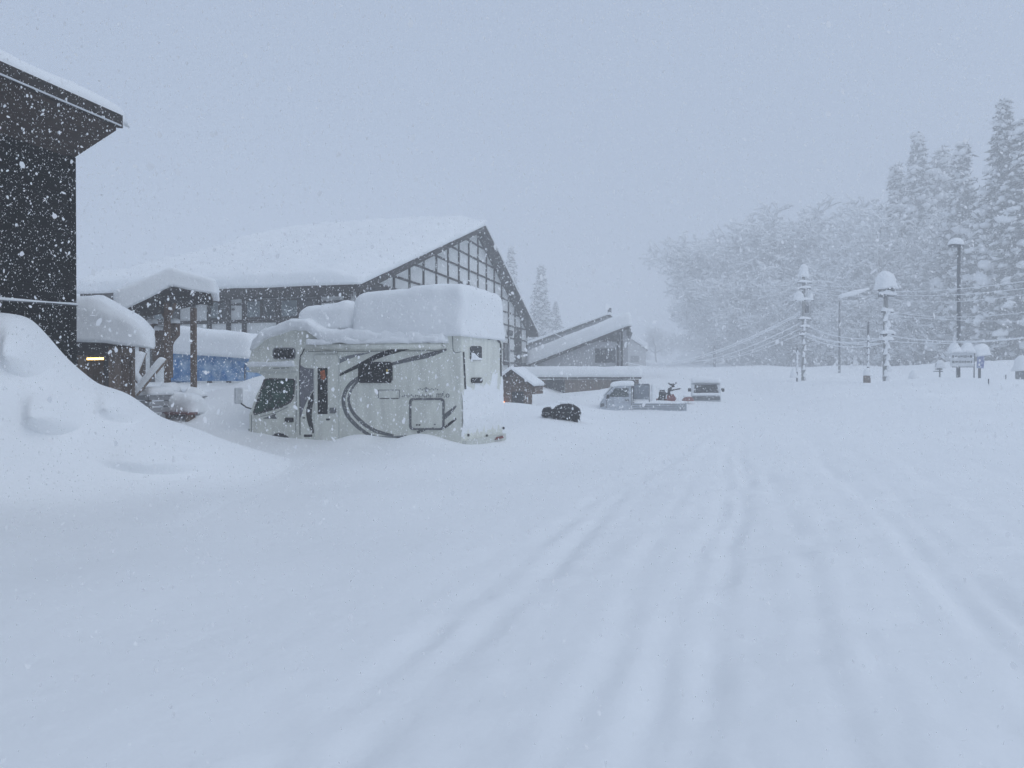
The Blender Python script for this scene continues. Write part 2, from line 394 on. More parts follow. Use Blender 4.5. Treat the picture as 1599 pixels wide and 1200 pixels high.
V = np.stack([DX, DY_ - disp * .75, DZ + .02 * edge - .05 * (1 - edge) + disp * .45 * edge], -1).reshape(-1, 3)
ii = np.arange(DX.size).reshape(DX.shape)
dr = np_mesh("snowdrift", V, np.stack([ii[:-1, :-1], ii[:-1, 1:], ii[1:, 1:], ii[1:, :-1]], -1).reshape(-1, 4), SNOW, None, True)
tag(dr, "tall rounded snowdrift with pillowy hollows against the black building", "snowdrift")

# ------------------------------------------------------------------ wooden shed with lit lamp
shf = P(105, 590, 14.6)
shed = empty("wooden_shed", (shf.x, shf.y, 0), math.radians(24), "small brown plank shed under a bulging icy snow roof, lamp lit inside", "shed")
for i in range(7):
    x = .08 + i * .155
    if i in (2, 3): continue
    box("plank", BROWN2 if i % 3 else BROWN, shed, (x, .30 + .012 * (i % 2), 1.35), (.148, .03, 1.72))
box("wall", BROWN2, shed, (.55, 1.2, 1.2), (1.1, .05, 2.2)); box("side_wall", BROWN, shed, (1.12, .78, 1.3), (.04, .85, 2.0)); box("side_wall", BROWN, shed, (-.02, .78, 1.3), (.04, .85, 2.0))
box("post", DARKW, shed, (.66, .26, 1.35), (.08, .09, 1.84)); box("post", DARKW, shed, (.02, .26, 1.35), (.09, .09, 1.84))
box("lintel", DARKW, shed, (.34, .27, 2.15), (.56, .06, .20)); box("lintel", BROWN2, shed, (.92, .25, 2.12), (.44, .05, .15))
box("eave_board", DARKW, shed, (.60, .1, 2.26), (1.35, .06, .05))
box("roof", METALROOF, shed, (.62, .62, 2.32), (1.40, 1.2, .06))
m = MB(); m.tube([(.30, .42, 1.98), (.62, .42, 1.99)], .022, 8); m.build("lamp_tube", WARM, shed)
def wsh(x, y, z): return (x + .66, y + .55, z * (1 - .45 * max(0, min(1, (x + .1) / .95))) + 2.36 - .14 * max(0, x) + .05 * math.sin(y * 3))
pillow("roof_snow", SNOW, shed, 1.78, 1.45, .92, r=.42, rb=.14, seg=.07, amp=.07, ns=1.3, warp=wsh, seed=5)

# ------------------------------------------------------------------ leaning planks and clutter by the shelter
def plank(a, b, label, snow=.07, wd=.16):
    a, b = Vector(a), Vector(b); d = b - a
    t = empty("leaning_plank", a, 0, label, "plank", None)
    q = d.to_track_quat('X', 'Z').to_euler()
    box("board", BROWN2, t, d / 2, (d.length, wd, .04), q)
    o = pillow("snow_cover", SNOW, t, d.length * .98, wd * 1.15, snow * 1.4, r=snow, rb=.02, seg=.06, amp=.015, ns=3, seed=random.randint(0, 99))
    o.location = d / 2 + q.to_matrix() @ Vector((0, 0, .025)); o.rotation_euler = q
plank(P(214, 618, 16.6), P(262, 562, 16.9), "snow-loaded plank leaning up against the shelter's front post", .10, .2)
plank(P(222, 602, 16.75), P(196, 570, 16.9), "short snowy plank leaning towards the plank shed", .06)
plank(P(207, 590, 17.0), P(222, 552, 17.3), "steep snow-plastered plank behind the leaning boards", .09, .25)
cr = P(232, 612, 17.15)
crate = empty("slatted_crate", (cr.x, cr.y, Hf(cr.x, cr.y) - .1), math.radians(-25), "grey weathered slatted crate behind the leaning planks", "crate")
for k in range(5):
    box("slat", GREYWALL, crate, (0, -.3, .12 + k * .14), (.85, .025, .11)); box("slat", GREYWALL, crate, (.42, 0, .12 + k * .14), (.025, .6, .11))
    box("slat", GREYWALL, crate, (-.42, 0, .12 + k * .14), (.025, .6, .11))
for sx in (-1, 1):
    for sy in (-1, 1): box("corner_post", BROWN, crate, (sx * .395, sy * .272, .36), (.05, .05, .78))
pillow("snow_cap", SNOW, crate, .95, .7, .2, r=.12, seg=.08, amp=.03, warp=lambda x, y, z: (x, y, z + .74), seed=2)

# ------------------------------------------------------------------ shelter roof on posts
A = P(190, 487, 17.5); Bp = P(268, 451, 17.95); Cc = P(330, 459, 18.3)
back = Vector((-.34, .94, 0)) * 1.6
sh = empty("roofed_shelter", (Bp.x, Bp.y, Hf(Bp.x, Bp.y)), 0, "open gabled shelter on thin brown posts with thick snow on its roof", "shelter")
o0 = Vector(sh.location)
def quadslab(name, mm, a, b, c, d, th, parent):
    n = (b - a).cross(d - a).normalized()
    if n.z < 0: n = -n
    m = MB(); m.add([a, b, c, d, a - n * th, b - n * th, c - n * th, d - n * th],
                    [(0, 1, 2, 3), (7, 6, 5, 4), (0, 4, 5, 1), (1, 5, 6, 2), (2, 6, 7, 3), (3, 7, 4, 0)])
    return m.build(name, mm, parent)
a_, b_, c_ = A - o0, Bp - o0, Cc - o0
quadslab("roof_slope", BROWN, a_, b_, b_ + back, a_ + back, .07, sh); quadslab("roof_slope", BROWN, b_ + Vector((0, 0, .002)), c_, c_ + back, b_ + back, .07, sh)
for i in range(6):
    f = (i + .5) / 6
    beam("rafter", DARKW, sh, a_ + back * f - Vector((0, 0, .12)), b_ + back * f - Vector((0, 0, .12)), .06, .09)
    beam("rafter", DARKW, sh, c_ + back * f - Vector((0, 0, .12)), b_ + back * f - Vector((0, 0, .12)), .06, .09)
beam("barge_board", DARKW, sh, a_ - back * .012 - Vector((0, 0, .05)), b_ - back * .012 - Vector((0, 0, .05)), .04, .15)
beam("barge_board", DARKW, sh, c_ - back * .012 - Vector((0, 0, .05)), b_ - back * .012 - Vector((0, 0, .05)), .04, .15)
tie = [a_.lerp(b_, .38) + back * .12 - Vector((0, 0, .28)), c_.lerp(b_, .3) + back * .12 - Vector((0, 0, .2))]
beam("tie_beam", DARKW, sh, tie[0], tie[1], .12, .16)
beam("ridge_beam", DARKW, sh, b_ - Vector((0, 0, .2)), b_ + back - Vector((0, 0, .2)), .1, .14)
POSTS = [(262, 606, 18.05), (303, 613, 18.25)]
for (px, py, Y) in POSTS:
    p = P(px, py, Y) - o0
    box("post", BROWN, sh, (p.x, p.y, p.z + .95), (.115, .115, 2.25))
for k in (0.95,):
    for q in (.25, .85):
        p = a_.lerp(b_, q) + back * k; box("post", BROWN, sh, (p.x, p.y, p.z - 1.1), (.115, .115, 1.95))
p = P(262, 500, 18.0) - o0
beam("brace", BROWN, sh, p, p + Vector((.30, -.22, .36)), .06, .07); beam("brace", BROWN, sh, p, p + Vector((-.30, .22, .34)), .06, .07)
gd = (Cc - A); gd.z = 0; GL = gd.length; gd.normalize(); bd = back.normalized()
tP = (Bp - A).dot(gd) / GL
def wshel(x, y, z):
    f = x / GL + .5; k = y / 1.6 + .5
    ze = A.z + (Bp.z - A.z) * f / tP if f < tP else Bp.z + (Cc.z - Bp.z) * (f - tP) / (1 - tP)
    g = min(1, max(0, f)); zc = z * (0.95 - .30 * g)
    rr = -.05 * math.exp(-((f - tP) / .16) ** 2)
    p = A + gd * (f * GL) + bd * (k * 1.6); return (p.x - o0.x, p.y - o0.y, ze + zc - rr - o0.z)
pillow("roof_snow", SNOW, sh, GL + .30, 1.9, .60, r=.13, rb=.05, seg=.07, amp=.03, ns=1.0, warp=wshel, seed=14)
for (px, py, Y) in POSTS:
    p = P(px, py, Y) - o0
    o = pillow("post_snow", SNOW, sh, .5, .45, .22, r=.18, seg=.07, amp=.05, ns=3, seed=px); o.location = (p.x + .05, p.y - .05, p.z - .10)

# funnel-shaped wooden board hung under the shelter
bp = P(252, 535, 18.6)
fb = empty("hanging_signboard", (bp.x, bp.y, bp.z), math.radians(-20), "brown funnel-shaped carved wooden board under the shelter roof", "signboard")
def pxl(px, py): return ((px - 252) / F * 18.6, (535 - py) / F * 18.6)
poly = [pxl(*q) for q in ((224, 508), (236, 505), (238, 515), (256, 517), (258, 506), (281, 506), (281, 524), (270, 534), (264, 545), (260, 562), (234, 565), (233, 545), (229, 528), (219, 519))]
m = MB(); m.prism(poly, lambda a, b, t: (a, t, b), 0, .16); m.build("board", BROWN, fb, bevel=.015)
for k, (px, py, w_) in enumerate(((229, 504, .22), (247, 515, .30), (270, 504, .34))):
    a, b = pxl(px, py); o = pillow("snow_cap", SNOW, fb, w_, .24, .13, r=.08, seg=.05, amp=.02, ns=4, seed=k); o.location = (a, .08, b - .02)
# low trestle with a reddish board between the posts
tb = P(285, 607, 17.3)
tr = empty("low_bench", (tb.x, tb.y, Hf(tb.x, tb.y) - .02), math.radians(-20), "low reddish bench buried in snow between the shelter posts", "bench")
box("seat", mat("faded_red", (.14, .05, .045), .7, var=.3), tr, (.12, -.2, .06), (.75, .3, .05))
for sx in (-1, 1): box("leg", BROWN, tr, (.12 + sx * .3, -.2, -.08), (.06, .24, .26))
pillow("snow_heap", SNOW, tr, 1.0, .6, .50, r=.25, seg=.08, amp=.08, ns=2, warp=lambda x, y, z: (x - .02, y + .12, (z + .07) * (1 - .5 * max(0, x))), seed=21)

# ------------------------------------------------------------------ blue tarpaulin pile
tp = P(262, 590, 22.0)
tarp = empty("tarpaulin_stack", (tp.x, tp.y, 0), math.radians(-6), "stack under a creased blue tarpaulin loaded with a thick snow slab", "tarpaulin")
W_ = 2.45; nx, nz = 70, 14; V = []; Fc = []
for i in range(nx + 1):
    for k in range(nz + 1):
        x = i / nx * W_; z = k / nz
        top = 2.42 - .07 * x; zz = 1.5 + (top - 1.5) * z
        fold = .05 * math.sin(x * 9 + z * 2.5) + .03 * math.sin(x * 21 - z * 5) + .05 * noise.noise(Vector((x * 3, z * 4, 2)))
        V.append((x, fold * (1 - .5 * z) - .12 * (1 - z), zz))
for i in range(nx):
    for k in range(nz): a = i * (nz + 1) + k; Fc.append((a, a + nz + 1, a + nz + 2, a + 1))
mesh_obj("tarp_front", V, Fc, TARP, tarp, True)
box("tarp_top", TARP, tarp, (W_ / 2, .75, 2.32), (W_, 1.5, .05), (0, math.radians(1.6), 0))
box("tarp_side", TARP, tarp, (W_ - .02, .75, 1.85), (.04, 1.45, .9)); box("tarp_side", TARP, tarp, (.02, .75, 1.9), (.04, 1.45, .9))
pillow("snow_slab", SNOW, tarp, W_ + .3, 1.75, .80, r=.28, rb=.08, seg=.11, amp=.05, warp=lambda x, y, z: (x + W_ / 2, y + .72, z * (1 - .04 * x) + 2.36 - .07 * (x + W_ / 2) - .03), seed=8)
# ------------------------------------------------------------------ motorhome
RA = math.radians(-22)
rear = P(722, 590, 14.5)
RVL = 5.30
ax = Vector((math.cos(RA), math.sin(RA), 0)); ay = Vector((-math.sin(RA), math.cos(RA), 0))
org = Vector((rear.x, rear.y, 0)) - ax * RVL
rv = empty("motorhome", org, RA, "pale motorhome with swooping grey and black stripes and a huge block of roof snow", "motorhome")
def sd_(px, py):
    """photo pixel -> (length along the camper, height) on its near side"""
    p = ray_plane(px, py, org, ay) - org
    return (p.dot(ax), p.z)
WD = 2.08
prof = [sd_(*q) for q in ((389, 700), (388, 648), (399, 618), (413, 590), (404, 584), (389, 579), (386, 570), (392, 548), (414, 527), (455, 513), (482, 512), (497, 531), (690, 534), (692, 514), (719, 514), (722, 520), (722, 700))]
prof[0] = (prof[0][0], -.05); prof[-1] = (RVL, -.05); prof[-2] = (RVL, prof[-2][1])
m = MB(); m.prism(prof, lambda a, b, t: (a, t, b), 0, WD); m.build("body", CREAM, rv, bevel=.045)
def decal(name, mm, pts, off=.004, th=.003, parent=None):
    pl = [sd_(*q) for q in pts]
    m = MB(); m.prism(pl, lambda a, b, t: (a, t, b), -off - th, -off); return m.build(name, mm, parent or rv)
def catmull(pts, n=8):
    out = []
    for i in range(len(pts) - 1):
        p0, p1, p2, p3 = [np.array(pts[max(0, min(len(pts) - 1, i + k))], float) for k in (-1, 0, 1, 2)]
        for k in range(n):
            t = k / n
            out.append(.5 * ((2 * p1) + (-p0 + p2) * t + (2 * p0 - 5 * p1 + 4 * p2 - p3) * t * t + (-p0 + 3 * p1 - 3 * p2 + p3) * t ** 3))
    out.append(np.array(pts[-1], float)); return out
def ribbon(name, mm, pts, wid, off=.004):
    """a painted sweep along a curve, wid = widths in photo pixels"""
    c = catmull(pts); w = np.interp(np.linspace(0, 1, len(c)), np.linspace(0, 1, len(wid)), wid)
    V = []; Fc = []
    for i, p in enumerate(c):
        d = c[min(i + 1, len(c) - 1)] - c[max(i - 1, 0)]; d = d / (np.hypot(*d) + 1e-9); n = np.array((-d[1], d[0]))
        for s_ in (-1, 1):
            a, b = sd_(*(p + n * w[i] * .5 * s_)); V.append((a, -off, b))
        if i: k = 2 * i; Fc.append((k - 2, k - 1, k + 1, k))
    return mesh_obj(name, V, Fc, mm, rv)
def rrect(x0, y0, x1, y1, r, n=5):
    out = []
    for cx, cy, a0 in ((x1 - r, y0 + r, -90), (x1 - r, y1 - r, 0), (x0 + r, y1 - r, 90), (x0 + r, y0 + r, 180)):
        for k in range(n + 1):
            t = math.radians(a0 + 90 * k / n); out.append((cx + r * math.cos(t), cy + r * math.sin(t)))
    return out
def ring(name, mm, outer, inner, off=.004, th=.012, parent=None):
    n = len(outer); V = []; Fc = []
    for o_ in (off, off + th):
        for pl in (outer, inner):
            for q in pl: a, b = sd_(*q); V.append((a, -o_, b))
    for i in range(n):
        j = (i + 1) % n
        Fc += [(2 * n + i, 2 * n + j, 3 * n + j, 3 * n + i), (i, j, 2 * n + j, 2 * n + i), (n + i, 3 * n + i, 3 * n + j, n + j)]
    return MB().add(V, Fc).build(name, mm, parent or rv)
# painted sweeps
ribbon("black_stripe", BLACKP, [(513, 595), (535, 584), (562, 571), (590, 557), (615, 549), (647, 543)], [2, 4, 6, 8, 8, 1.5], .006)
ribbon("grey_stripe", GREYP, [(604, 571), (640, 562), (670, 555), (698, 546)], [3, 7, 8, 3])
ribbon("grey_stripe", GREYP2, [(500, 577), (525, 566), (550, 557), (578, 551)], [13, 9, 5, 1])
ribbon("grey_arc", GREYP, [(562, 589), (546, 602), (537, 622), (541, 645), (556, 664), (576, 679), (590, 684)], [5, 6, 6, 6, 6, 5, 5])
ribbon("grey_arc", GREYP, [(566, 590), (553, 603), (545, 622), (550, 642), (566, 660), (586, 673), (615, 681)], [3, 3.5, 4, 5, 6, 6, 4], .0045)
ribbon("grey_band", GREYP2, [(583, 682), (610, 683), (635, 681)], [3, 3, 2])
ribbon("black_arc", BLACKP, [(498, 604), (488, 622), (483, 645), (486, 665), (490, 677)], [3, 8, 9, 7, 2], .006)
ribbon("grey_stripe", GREYP, [(652, 676), (680, 662), (700, 647), (713, 634)], [4, 7, 7, 2])
ribbon("black_stripe", BLACKP, [(694, 669), (703, 662), (713, 654)], [3, 4, 3])
decal("grey_panel", mat("panel_grey", (.16, .16, .18), .5, var=.1, scale=10), [(469, 570), (477, 575), (500, 577), (502, 590), (492, 606), (482, 622), (474, 640), (469, 655)])
# seam between cab and body, cab door
ribbon("seam", BLACKP, [(480, 538), (473, 552), (469, 570), (469, 680)], [1.6, 1.8, 1.6, 1.2], .007)
ribbon("door_seam", GREYP, [(463, 588), (463, 640), (462, 675)], [1, 1, 1]); ribbon("door_seam", GREYP, [(393, 648), (393, 684)], [.9, .9])
cw = [(415, 595), (422, 593), (458, 594), (460, 597), (458, 618), (453, 626), (440, 634), (400, 646), (398, 642)]
cwo = [(413, 593), (421, 591), (460, 592), (462, 595), (460, 620), (455, 629), (441, 637), (398, 649), (396, 644)]
decal("cab_window", GREENGLASS, cw, .003, .004); ring("cab_window_seal", RUBBER, cwo, cw)
decal("wheel_arch_trim", BLACKP, [(420, 700), (421, 684), (428, 679), (438, 677), (447, 680), (452, 686), (454, 700)], .006, .01)
decal("door_handle", BLACKP, rrect(446, 652.5, 459, 660, 2), .006, .02)
decal("door_badge", GREYP, [(411, 654), (432, 646), (430, 650), (433, 654.5)], .005)
ribbon("belt_line", GREYP2, [(407, 651), (430, 645), (450, 636)], [.8, 1, .8])
# alcove window
decal("alcove_window", GLASS, rrect(428.5, 545, 461, 560, 4), .004, .006); ring("alcove_window_frame", GREYP, rrect(427, 543.5, 462.5, 561.5, 5), rrect(429, 545.5, 460.5, 559.5, 4))
ribbon("alcove_rail", CREAM2, [(386, 580), (420, 582), (464, 581)], [2.5, 3, 2.5], .02); ribbon("alcove_slot", GREYP, [(427, 575.5), (452, 575)], [1, 1])
# entrance door
ring("entrance_door_frame", CREAM2, rrect(491, 553, 531, 690, 5), rrect(493, 555, 529, 690, 4), .003, .014)
d_ = decal("entrance_door", CREAM, rrect(493, 555, 529, 690, 4), .002, .006)
decal("door_window", GLASS, rrect(497, 575, 512.5, 647, 1.5), .010, .006, d_)
decal("curtain", mat("orange_cloth", (.35, .09, .03), .8, var=.5, scale=20), [(501, 580), (508, 578), (510, 590), (506, 594), (502, 591)], .0175, .002, d_)
decal("door_latch", GREYP, rrect(516, 637, 526, 646, 2), .010, .02, d_); decal("door_lock", BLACKP, rrect(510, 654, 516, 657, 1), .010, .006, d_)
decal("porch_light", CREAM2, rrect(503, 549.5, 528, 552.5, 1.2), .01, .04)
# windows, vents, hatch
decal("side_window", GLASS, rrect(562, 567, 612.5, 597, 4), .010, .012); ring("side_window_frame", BLACKP, rrect(560.5, 565.5, 614, 598.5, 5), rrect(563, 568, 611.5, 596, 4), .012, .014)
decal("window_sticker", mat("yellow_print", (.55, .38, .04), .6), rrect(604.5, 577, 607.5, 581, 1), .0245, .002)
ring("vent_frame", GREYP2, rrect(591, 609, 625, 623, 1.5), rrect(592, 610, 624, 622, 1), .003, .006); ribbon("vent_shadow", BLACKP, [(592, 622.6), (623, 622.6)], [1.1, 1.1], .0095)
ring("hatch_frame", GREYP, rrect(640, 622, 695, 672, 6), rrect(643.2, 625, 691.8, 669, 4.5), .004, .02)
decal("hatch_panel", CREAM, rrect(643.4, 625.2, 691.6, 668.8, 4.5), .002, .008)
for q in ((652, 664), (656, 664), (680, 663), (677, 669)): decal("hatch_latch", BLACKP, rrect(q[0] - 1.3, q[1] - 1, q[0] + 1.3, q[1] + 1, .8), .012, .012)
decal("kick_vent", BLACKP, rrect(473, 652, 477, 654, .5)); decal("skirt_vent", BLACKP, rrect(475, 679, 488, 683, 1))
# lettering
tcu = bpy.data.curves.new("lettering", 'FONT'); tcu.body = "mf.o"; tcu.size = .17; tcu.extrude = .001
tob = bpy.data.objects.new("lettering", tcu); COL.objects.link(tob)
dg = bpy.context.evaluated_depsgraph_get(); tme = bpy.data.meshes.new_from_object(tob.evaluated_get(dg)); bpy.data.objects.remove(tob)
tme.materials.append(GREYP); lo = link(bpy.data.objects.new("lettering", tme), rv)
a, b = sd_(681.5, 621); lo.location = (a, -.006, b); lo.rotation_euler = (math.radians(90), 0, 0)
m = MB()
for k in range(17):
    a, b = sd_(629 + k * 2.9, 619.5 - (k % 3) * .8); m.box((a, -.005, b), (.018, .002, .03 + .02 * (k % 2)), Matrix.Rotation(.5 * math.sin(k * 2.1), 3, 'Y'))
for k in range(11):
    a, b = sd_(654 + k * 3, 609 - (k % 2) * 1.5); m.box((a, -.005, b), (.02 if k != 4 else .03, .002, .025 if k != 4 else .10), Matrix.Rotation(.9 * math.cos(k * 1.7), 3, 'Y') if k != 4 else None)
m.build("lettering", GREYP2, rv)
# awning case
a0, b0 = sd_(480, 542); a1, b1 = sd_(692, 541)
m = MB(); m.tube([(a0, -.05, b0), (a1, -.05, b1)], .062, 12); m.build("awning_case", CREAM, rv, True)
ribbon("awning_shadow_gap", GREYP, [(478, 549), (580, 549), (692, 548)], [1, 1, 1], .003)
# mirror
a, b = sd_(379, 618)
m = MB(); m.box((a + .05, -.18, b), (.09, .20, .36)); m.build("mirror", WHITEP, rv, bevel=.03)
m = MB(); m.tube([(a + .08, -.14, b - .17), (a + .16, -.06, b - .26), (a + .24, .03, b - .30)], .018, 6); m.build("mirror_arm", BLACKP, rv)
# windscreen, headlight, bumper
n0, n1 = Vector((prof[2][0], 0, prof[2][1])), Vector((prof[3][0], 0, prof[3][1]))
pa = Vector((prof[1][0], 0, prof[1][1])); pb = Vector((prof[3][0], 0, prof[3][1]))
nn = Vector((-(pb.z - pa.z), 0, pb.x - pa.x)).normalized() * .012
mesh_obj("windscreen", [pa + (pb - pa) * .06 + nn + Vector((0, .14, 0)), pa + (pb - pa) * .06 + nn + Vector((0, WD - .14, 0)), pb + nn * 1.2 - (pb - pa) * .05 + Vector((0, WD - .2, 0)), pb + nn * 1.2 - (pb - pa) * .05 + Vector((0, .2, 0))], [(0, 1, 2, 3)], GLASS, rv)
for y in (.2, WD - .2): box("headlight", GREYP2, rv, (prof[1][0] - .01, y, prof[1][1] - .42), (.06, .3, .2))
box("bumper", GREYP, rv, (prof[1][0] - .04, WD / 2, .12), (.12, WD - .1, .22))
a, b = sd_(392, 660)
# wheels
wx = sd_(437, 690)[0]
for x_ in (wx, 3.9):
    for y_ in (.10, WD - .1):
        m = MB(); m.tube([(x_, y_ - .12 * (1 if y_ > 1 else 1), .03), (x_, y_ + .1, .03)], .36, 20); wl_ = m.build("wheel", RUBBER, rv)
        m = MB(); m.tube([(x_, y_ - .125, .03), (x_, y_ + .105, .03)], .2, 14); m.build("rim", STEEL, wl_)
# rear wall
def rr_(px, py):
    p = ray_plane(px, py, org + ax * RVL, ax) - org
    return (p.dot(ay), p.z)
def rdecal(name, mm, pts, off=.004, th=.006, parent=None):
    pl = [rr_(*q) for q in pts]; m = MB(); m.prism(pl, lambda a, b, t: (RVL + t, a, b), off, off + th); return m.build(name, mm, parent or rv)
rdecal("rear_window", GLASS, rrect(734, 541, 752, 563, 3), .006, .01)
rdecal("window_snow", SNOW, [(735, 551), (739, 552), (746, 559), (751, 560), (751, 562.5), (735, 562.5)], .018, .02)
rdecal("rear_light_panel", BLACKP, rrect(735.5, 590, 752.5, 598.5, 3), .006, .02)
rdecal("corner_seam", BLACKP, [(723, 550), (725, 550), (727.5, 598), (728, 608), (725.8, 608)], .004); rdecal("corner_seam", BLACKP, [(781, 535), (783, 538), (783.5, 588), (781.8, 588)], .004)
rdecal("corner_seam", BLACKP, [(762, 529.5), (775, 529.5), (781, 533.5), (783, 538), (781, 538), (775, 531), (762, 531)], .004)
rdecal("marker_light", mat("dull_red", (.25, .04, .035), .5), rrect(751, 520.5, 760, 522.5, .8), .004, .02); rdecal("marker_light", MATS["dull_red"], rrect(776, 525, 784, 527, .8), .004, .02)
rdecal("tail_light", REDP, [(767, 687), (770, 683), (780, 680.5), (780, 684), (774, 685.5)], .088, .03)
for q in ((731, 680), (760, 681), (786, 669)): rdecal("rear_catch", BLACKP, rrect(q[0] - 1, q[1] - 2, q[0] + 1, q[1] + 2, .8), .004, .02)
box("rear_bumper", CREAM2, rv, (RVL + .03, WD / 2, .25), (.10, WD - .04, .22))
ribbon("roof_edge_seam", GREYP, [(691, 519), (701, 519), (707, 524), (709, 549), (721, 550)], [1.2, 1.2, 1.2, 1, 1], .004); ribbon("roof_edge_seam", BLACKP, [(691.5, 517), (691.5, 540)], [1.5, 1.2], .005)
# wind-packed snow on the rear wall: lumpy, ragged upper edge
V = []; Fc = []; ny_, nz_ = 46, 40; keep = {}
zb = rr_(750, 678)[1]; ztop = rr_(750, 575)[1]
for i in range(ny_ + 1):
    for k in range(nz_ + 1):
        y = -.02 + i / ny_ * (WD - .02); z = zb + (ztop - zb) * k / nz_
        lim = .62 + .22 * (i / ny_) + .30 * noise.noise(Vector((y * 3.5, z * 2.0, 4))) + .12 * noise.noise(Vector((y * 13, z * 9, 1)))
        low = .06 + .14 * noise.noise(Vector((y * 9, 0, 7)))
        e = min((lim - k / nz_) * 2.2, (k / nz_ - low) * 5)
        d = min(.05, max(-.01, .05 * e)) + .012 * noise.noise(Vector((y * 7, z * 7, 9))) * (1 if e > 0 else 0)
        V.append((RVL + .0035 + d, y, z)); keep[(i, k)] = e > -.06
for i in range(ny_):
    for k in range(nz_):
        if keep[(i, k)] or keep[(i + 1, k)] or keep[(i, k + 1)] or keep[(i + 1, k + 1)]:
            a = i * (nz_ + 1) + k; Fc.append((a, a + nz_ + 1, a + nz_ + 2, a + 1))
mesh_obj("plastered_snow", V, Fc, SNOW, rv, True)
# roof snow: one tall block, one small block over the cab end, thin cover between
x0, z0 = sd_(551, 522); x1 = RVL + .05
zr = sd_(600, 534)[1]
def wblk(x, y, z):
    f = x / (x1 - x0) + .5
    sag = -.10 * max(0, 1 - abs(f - .42) / .36) * (1 - min(1, z / .25)) if y < -.7 else 0
    return (x + (x0 + x1) / 2, y + WD / 2, zr - .02 + z * (0.92 + .13 * math.sin(min(1, f * 1.25) * math.pi * .55)) + (sag if f < .7 else .10 * max(0, 1 - z / .3)))
pillow("roof_snow", SNOW, rv, x1 - x0, WD + .14, 1.10, r=.18, rb=.06, seg=.07, amp=.06, ns=1.3, warp=wblk, seed=31)
x0b = sd_(454, 500)[0]; x1b = sd_(541, 500)[0]
pillow("roof_snow", SNOW, rv, x1b - x0b, WD * .8, .62, r=.24, rb=.1, seg=.07, amp=.07, ns=1.6, warp=lambda x, y, z: (x + (x0b + x1b) / 2, y + WD / 2 - .1, zr + .30 + z * (.84 + .20 * (x / (x1b - x0b) + .5))), seed=33)
x0c = sd_(395, 545)[0]; x1c = sd_(700, 520)[0]
def wcov(x, y, z):
    xx = x + (x0c + x1c) / 2
    zz = np.interp(xx, [prof[7][0], prof[8][0], prof[9][0], prof[10][0], prof[11][0], prof[11][0] + .15, prof[12][0]], [prof[7][1], prof[8][1], prof[9][1], prof[10][1], prof[11][1] + .12, prof[11][1] + .03, prof[12][1] + .03])
    return (xx, y + WD / 2 - .03, float(zz) + z - .06 + .03 * noise.noise(Vector((xx * 4, y * 4, 1))))
pillow("roof_snow", SNOW, rv, x1c - x0c, WD + .18, .24, r=.09, rb=.04, seg=.07, amp=.06, ns=3.2, warp=wcov, seed=35)
# snow stuck along the awning
o = pillow("awning_snow", SNOW, rv, a1 - a0 - .1, .17, .12, r=.06, rb=.02, seg=.05, amp=.05, ns=3, warp=lambda x, y, z: (x + (a0 + a1) / 2, y - .05, z + b0 + .035 + .05 * max(0, noise.noise(Vector((x * 2, 3, 1))))), seed=37)
m_ = pillow("ledge_snow", SNOW, rv, sd_(462, 565)[0] - sd_(388, 565)[0], .07, .12, r=.03, rb=.01, seg=.03, amp=.03, ns=5, warp=lambda x, y, z: (x + (sd_(462, 565)[0] + sd_(388, 565)[0]) / 2, y - .01, z + sd_(430, 573)[1]), seed=38)

# ------------------------------------------------------------------ black dog
DY = 21.5
dp = P(878, 664, DY)
dz = Hf(dp.x, dp.y)
def dq(px, py, y=0.0): return ((px - 878) / F * DY, y, (662 - py) / F * DY)
dog = empty("dog", (dp.x, dp.y, dz - .01), math.radians(-6), "large shaggy black dog wading head-down through the deep snow", "dog")
bm = bmesh.new()
for (px, py, y, rx, ry, rz) in ((885, 649.5, 0, 21, .24, 12.6), (893, 650.5, 0, 13.5, .23, 11.5), (872, 651.5, 0, 10, .19, 8.6), (863, 652, 0, 6, .12, 6), (855, 649.5, 0, 7.6, .15, 7.3), (850.5, 653.5, 0, 5, .085, 4.2),
                                (868, 660, -.12, 4.4, .08, 7), (870, 660, .12, 4.4, .08, 7), (900.5, 660, -.13, 5.2, .09, 7), (898, 660, .13, 5, .09, 7), (858, 646.5, -.13, 2.6, .03, 4.6), (858, 646.5, .13, 2.6, .03, 4.6)):
    c = Vector(dq(px, py, y)); bmesh.ops.create_icosphere(bm, subdivisions=3, radius=1, matrix=Matrix.Translation(c) @ Matrix.Diagonal((rx / F * DY, ry, rz / F * DY, 1)))
me = bpy.data.meshes.new("body"); bm.to_mesh(me); bm.free()
o = bpy.data.objects.new("body", me); COL.objects.link(o)
rm = o.modifiers.new("r", 'REMESH'); rm.mode = 'VOXEL'; rm.voxel_size = .022; sm = o.modifiers.new("s", 'SMOOTH'); sm.iterations = 6
dg = bpy.context.evaluated_depsgraph_get(); dg.update()
me2 = bpy.data.meshes.new_from_object(o.evaluated_get(dg)); bpy.data.objects.remove(o)
for v in me2.vertices:
    n = noise.noise(v.co * 14) * .6 + noise.noise(v.co * 34) * .4
    v.co += v.normal * n * .03
me2.materials.clear(); me2.materials.append(FUR); me2.polygons.foreach_set("use_smooth", [True] * len(me2.polygons)); me2.update()
body = link(bpy.data.objects.new("body", me2), dog)
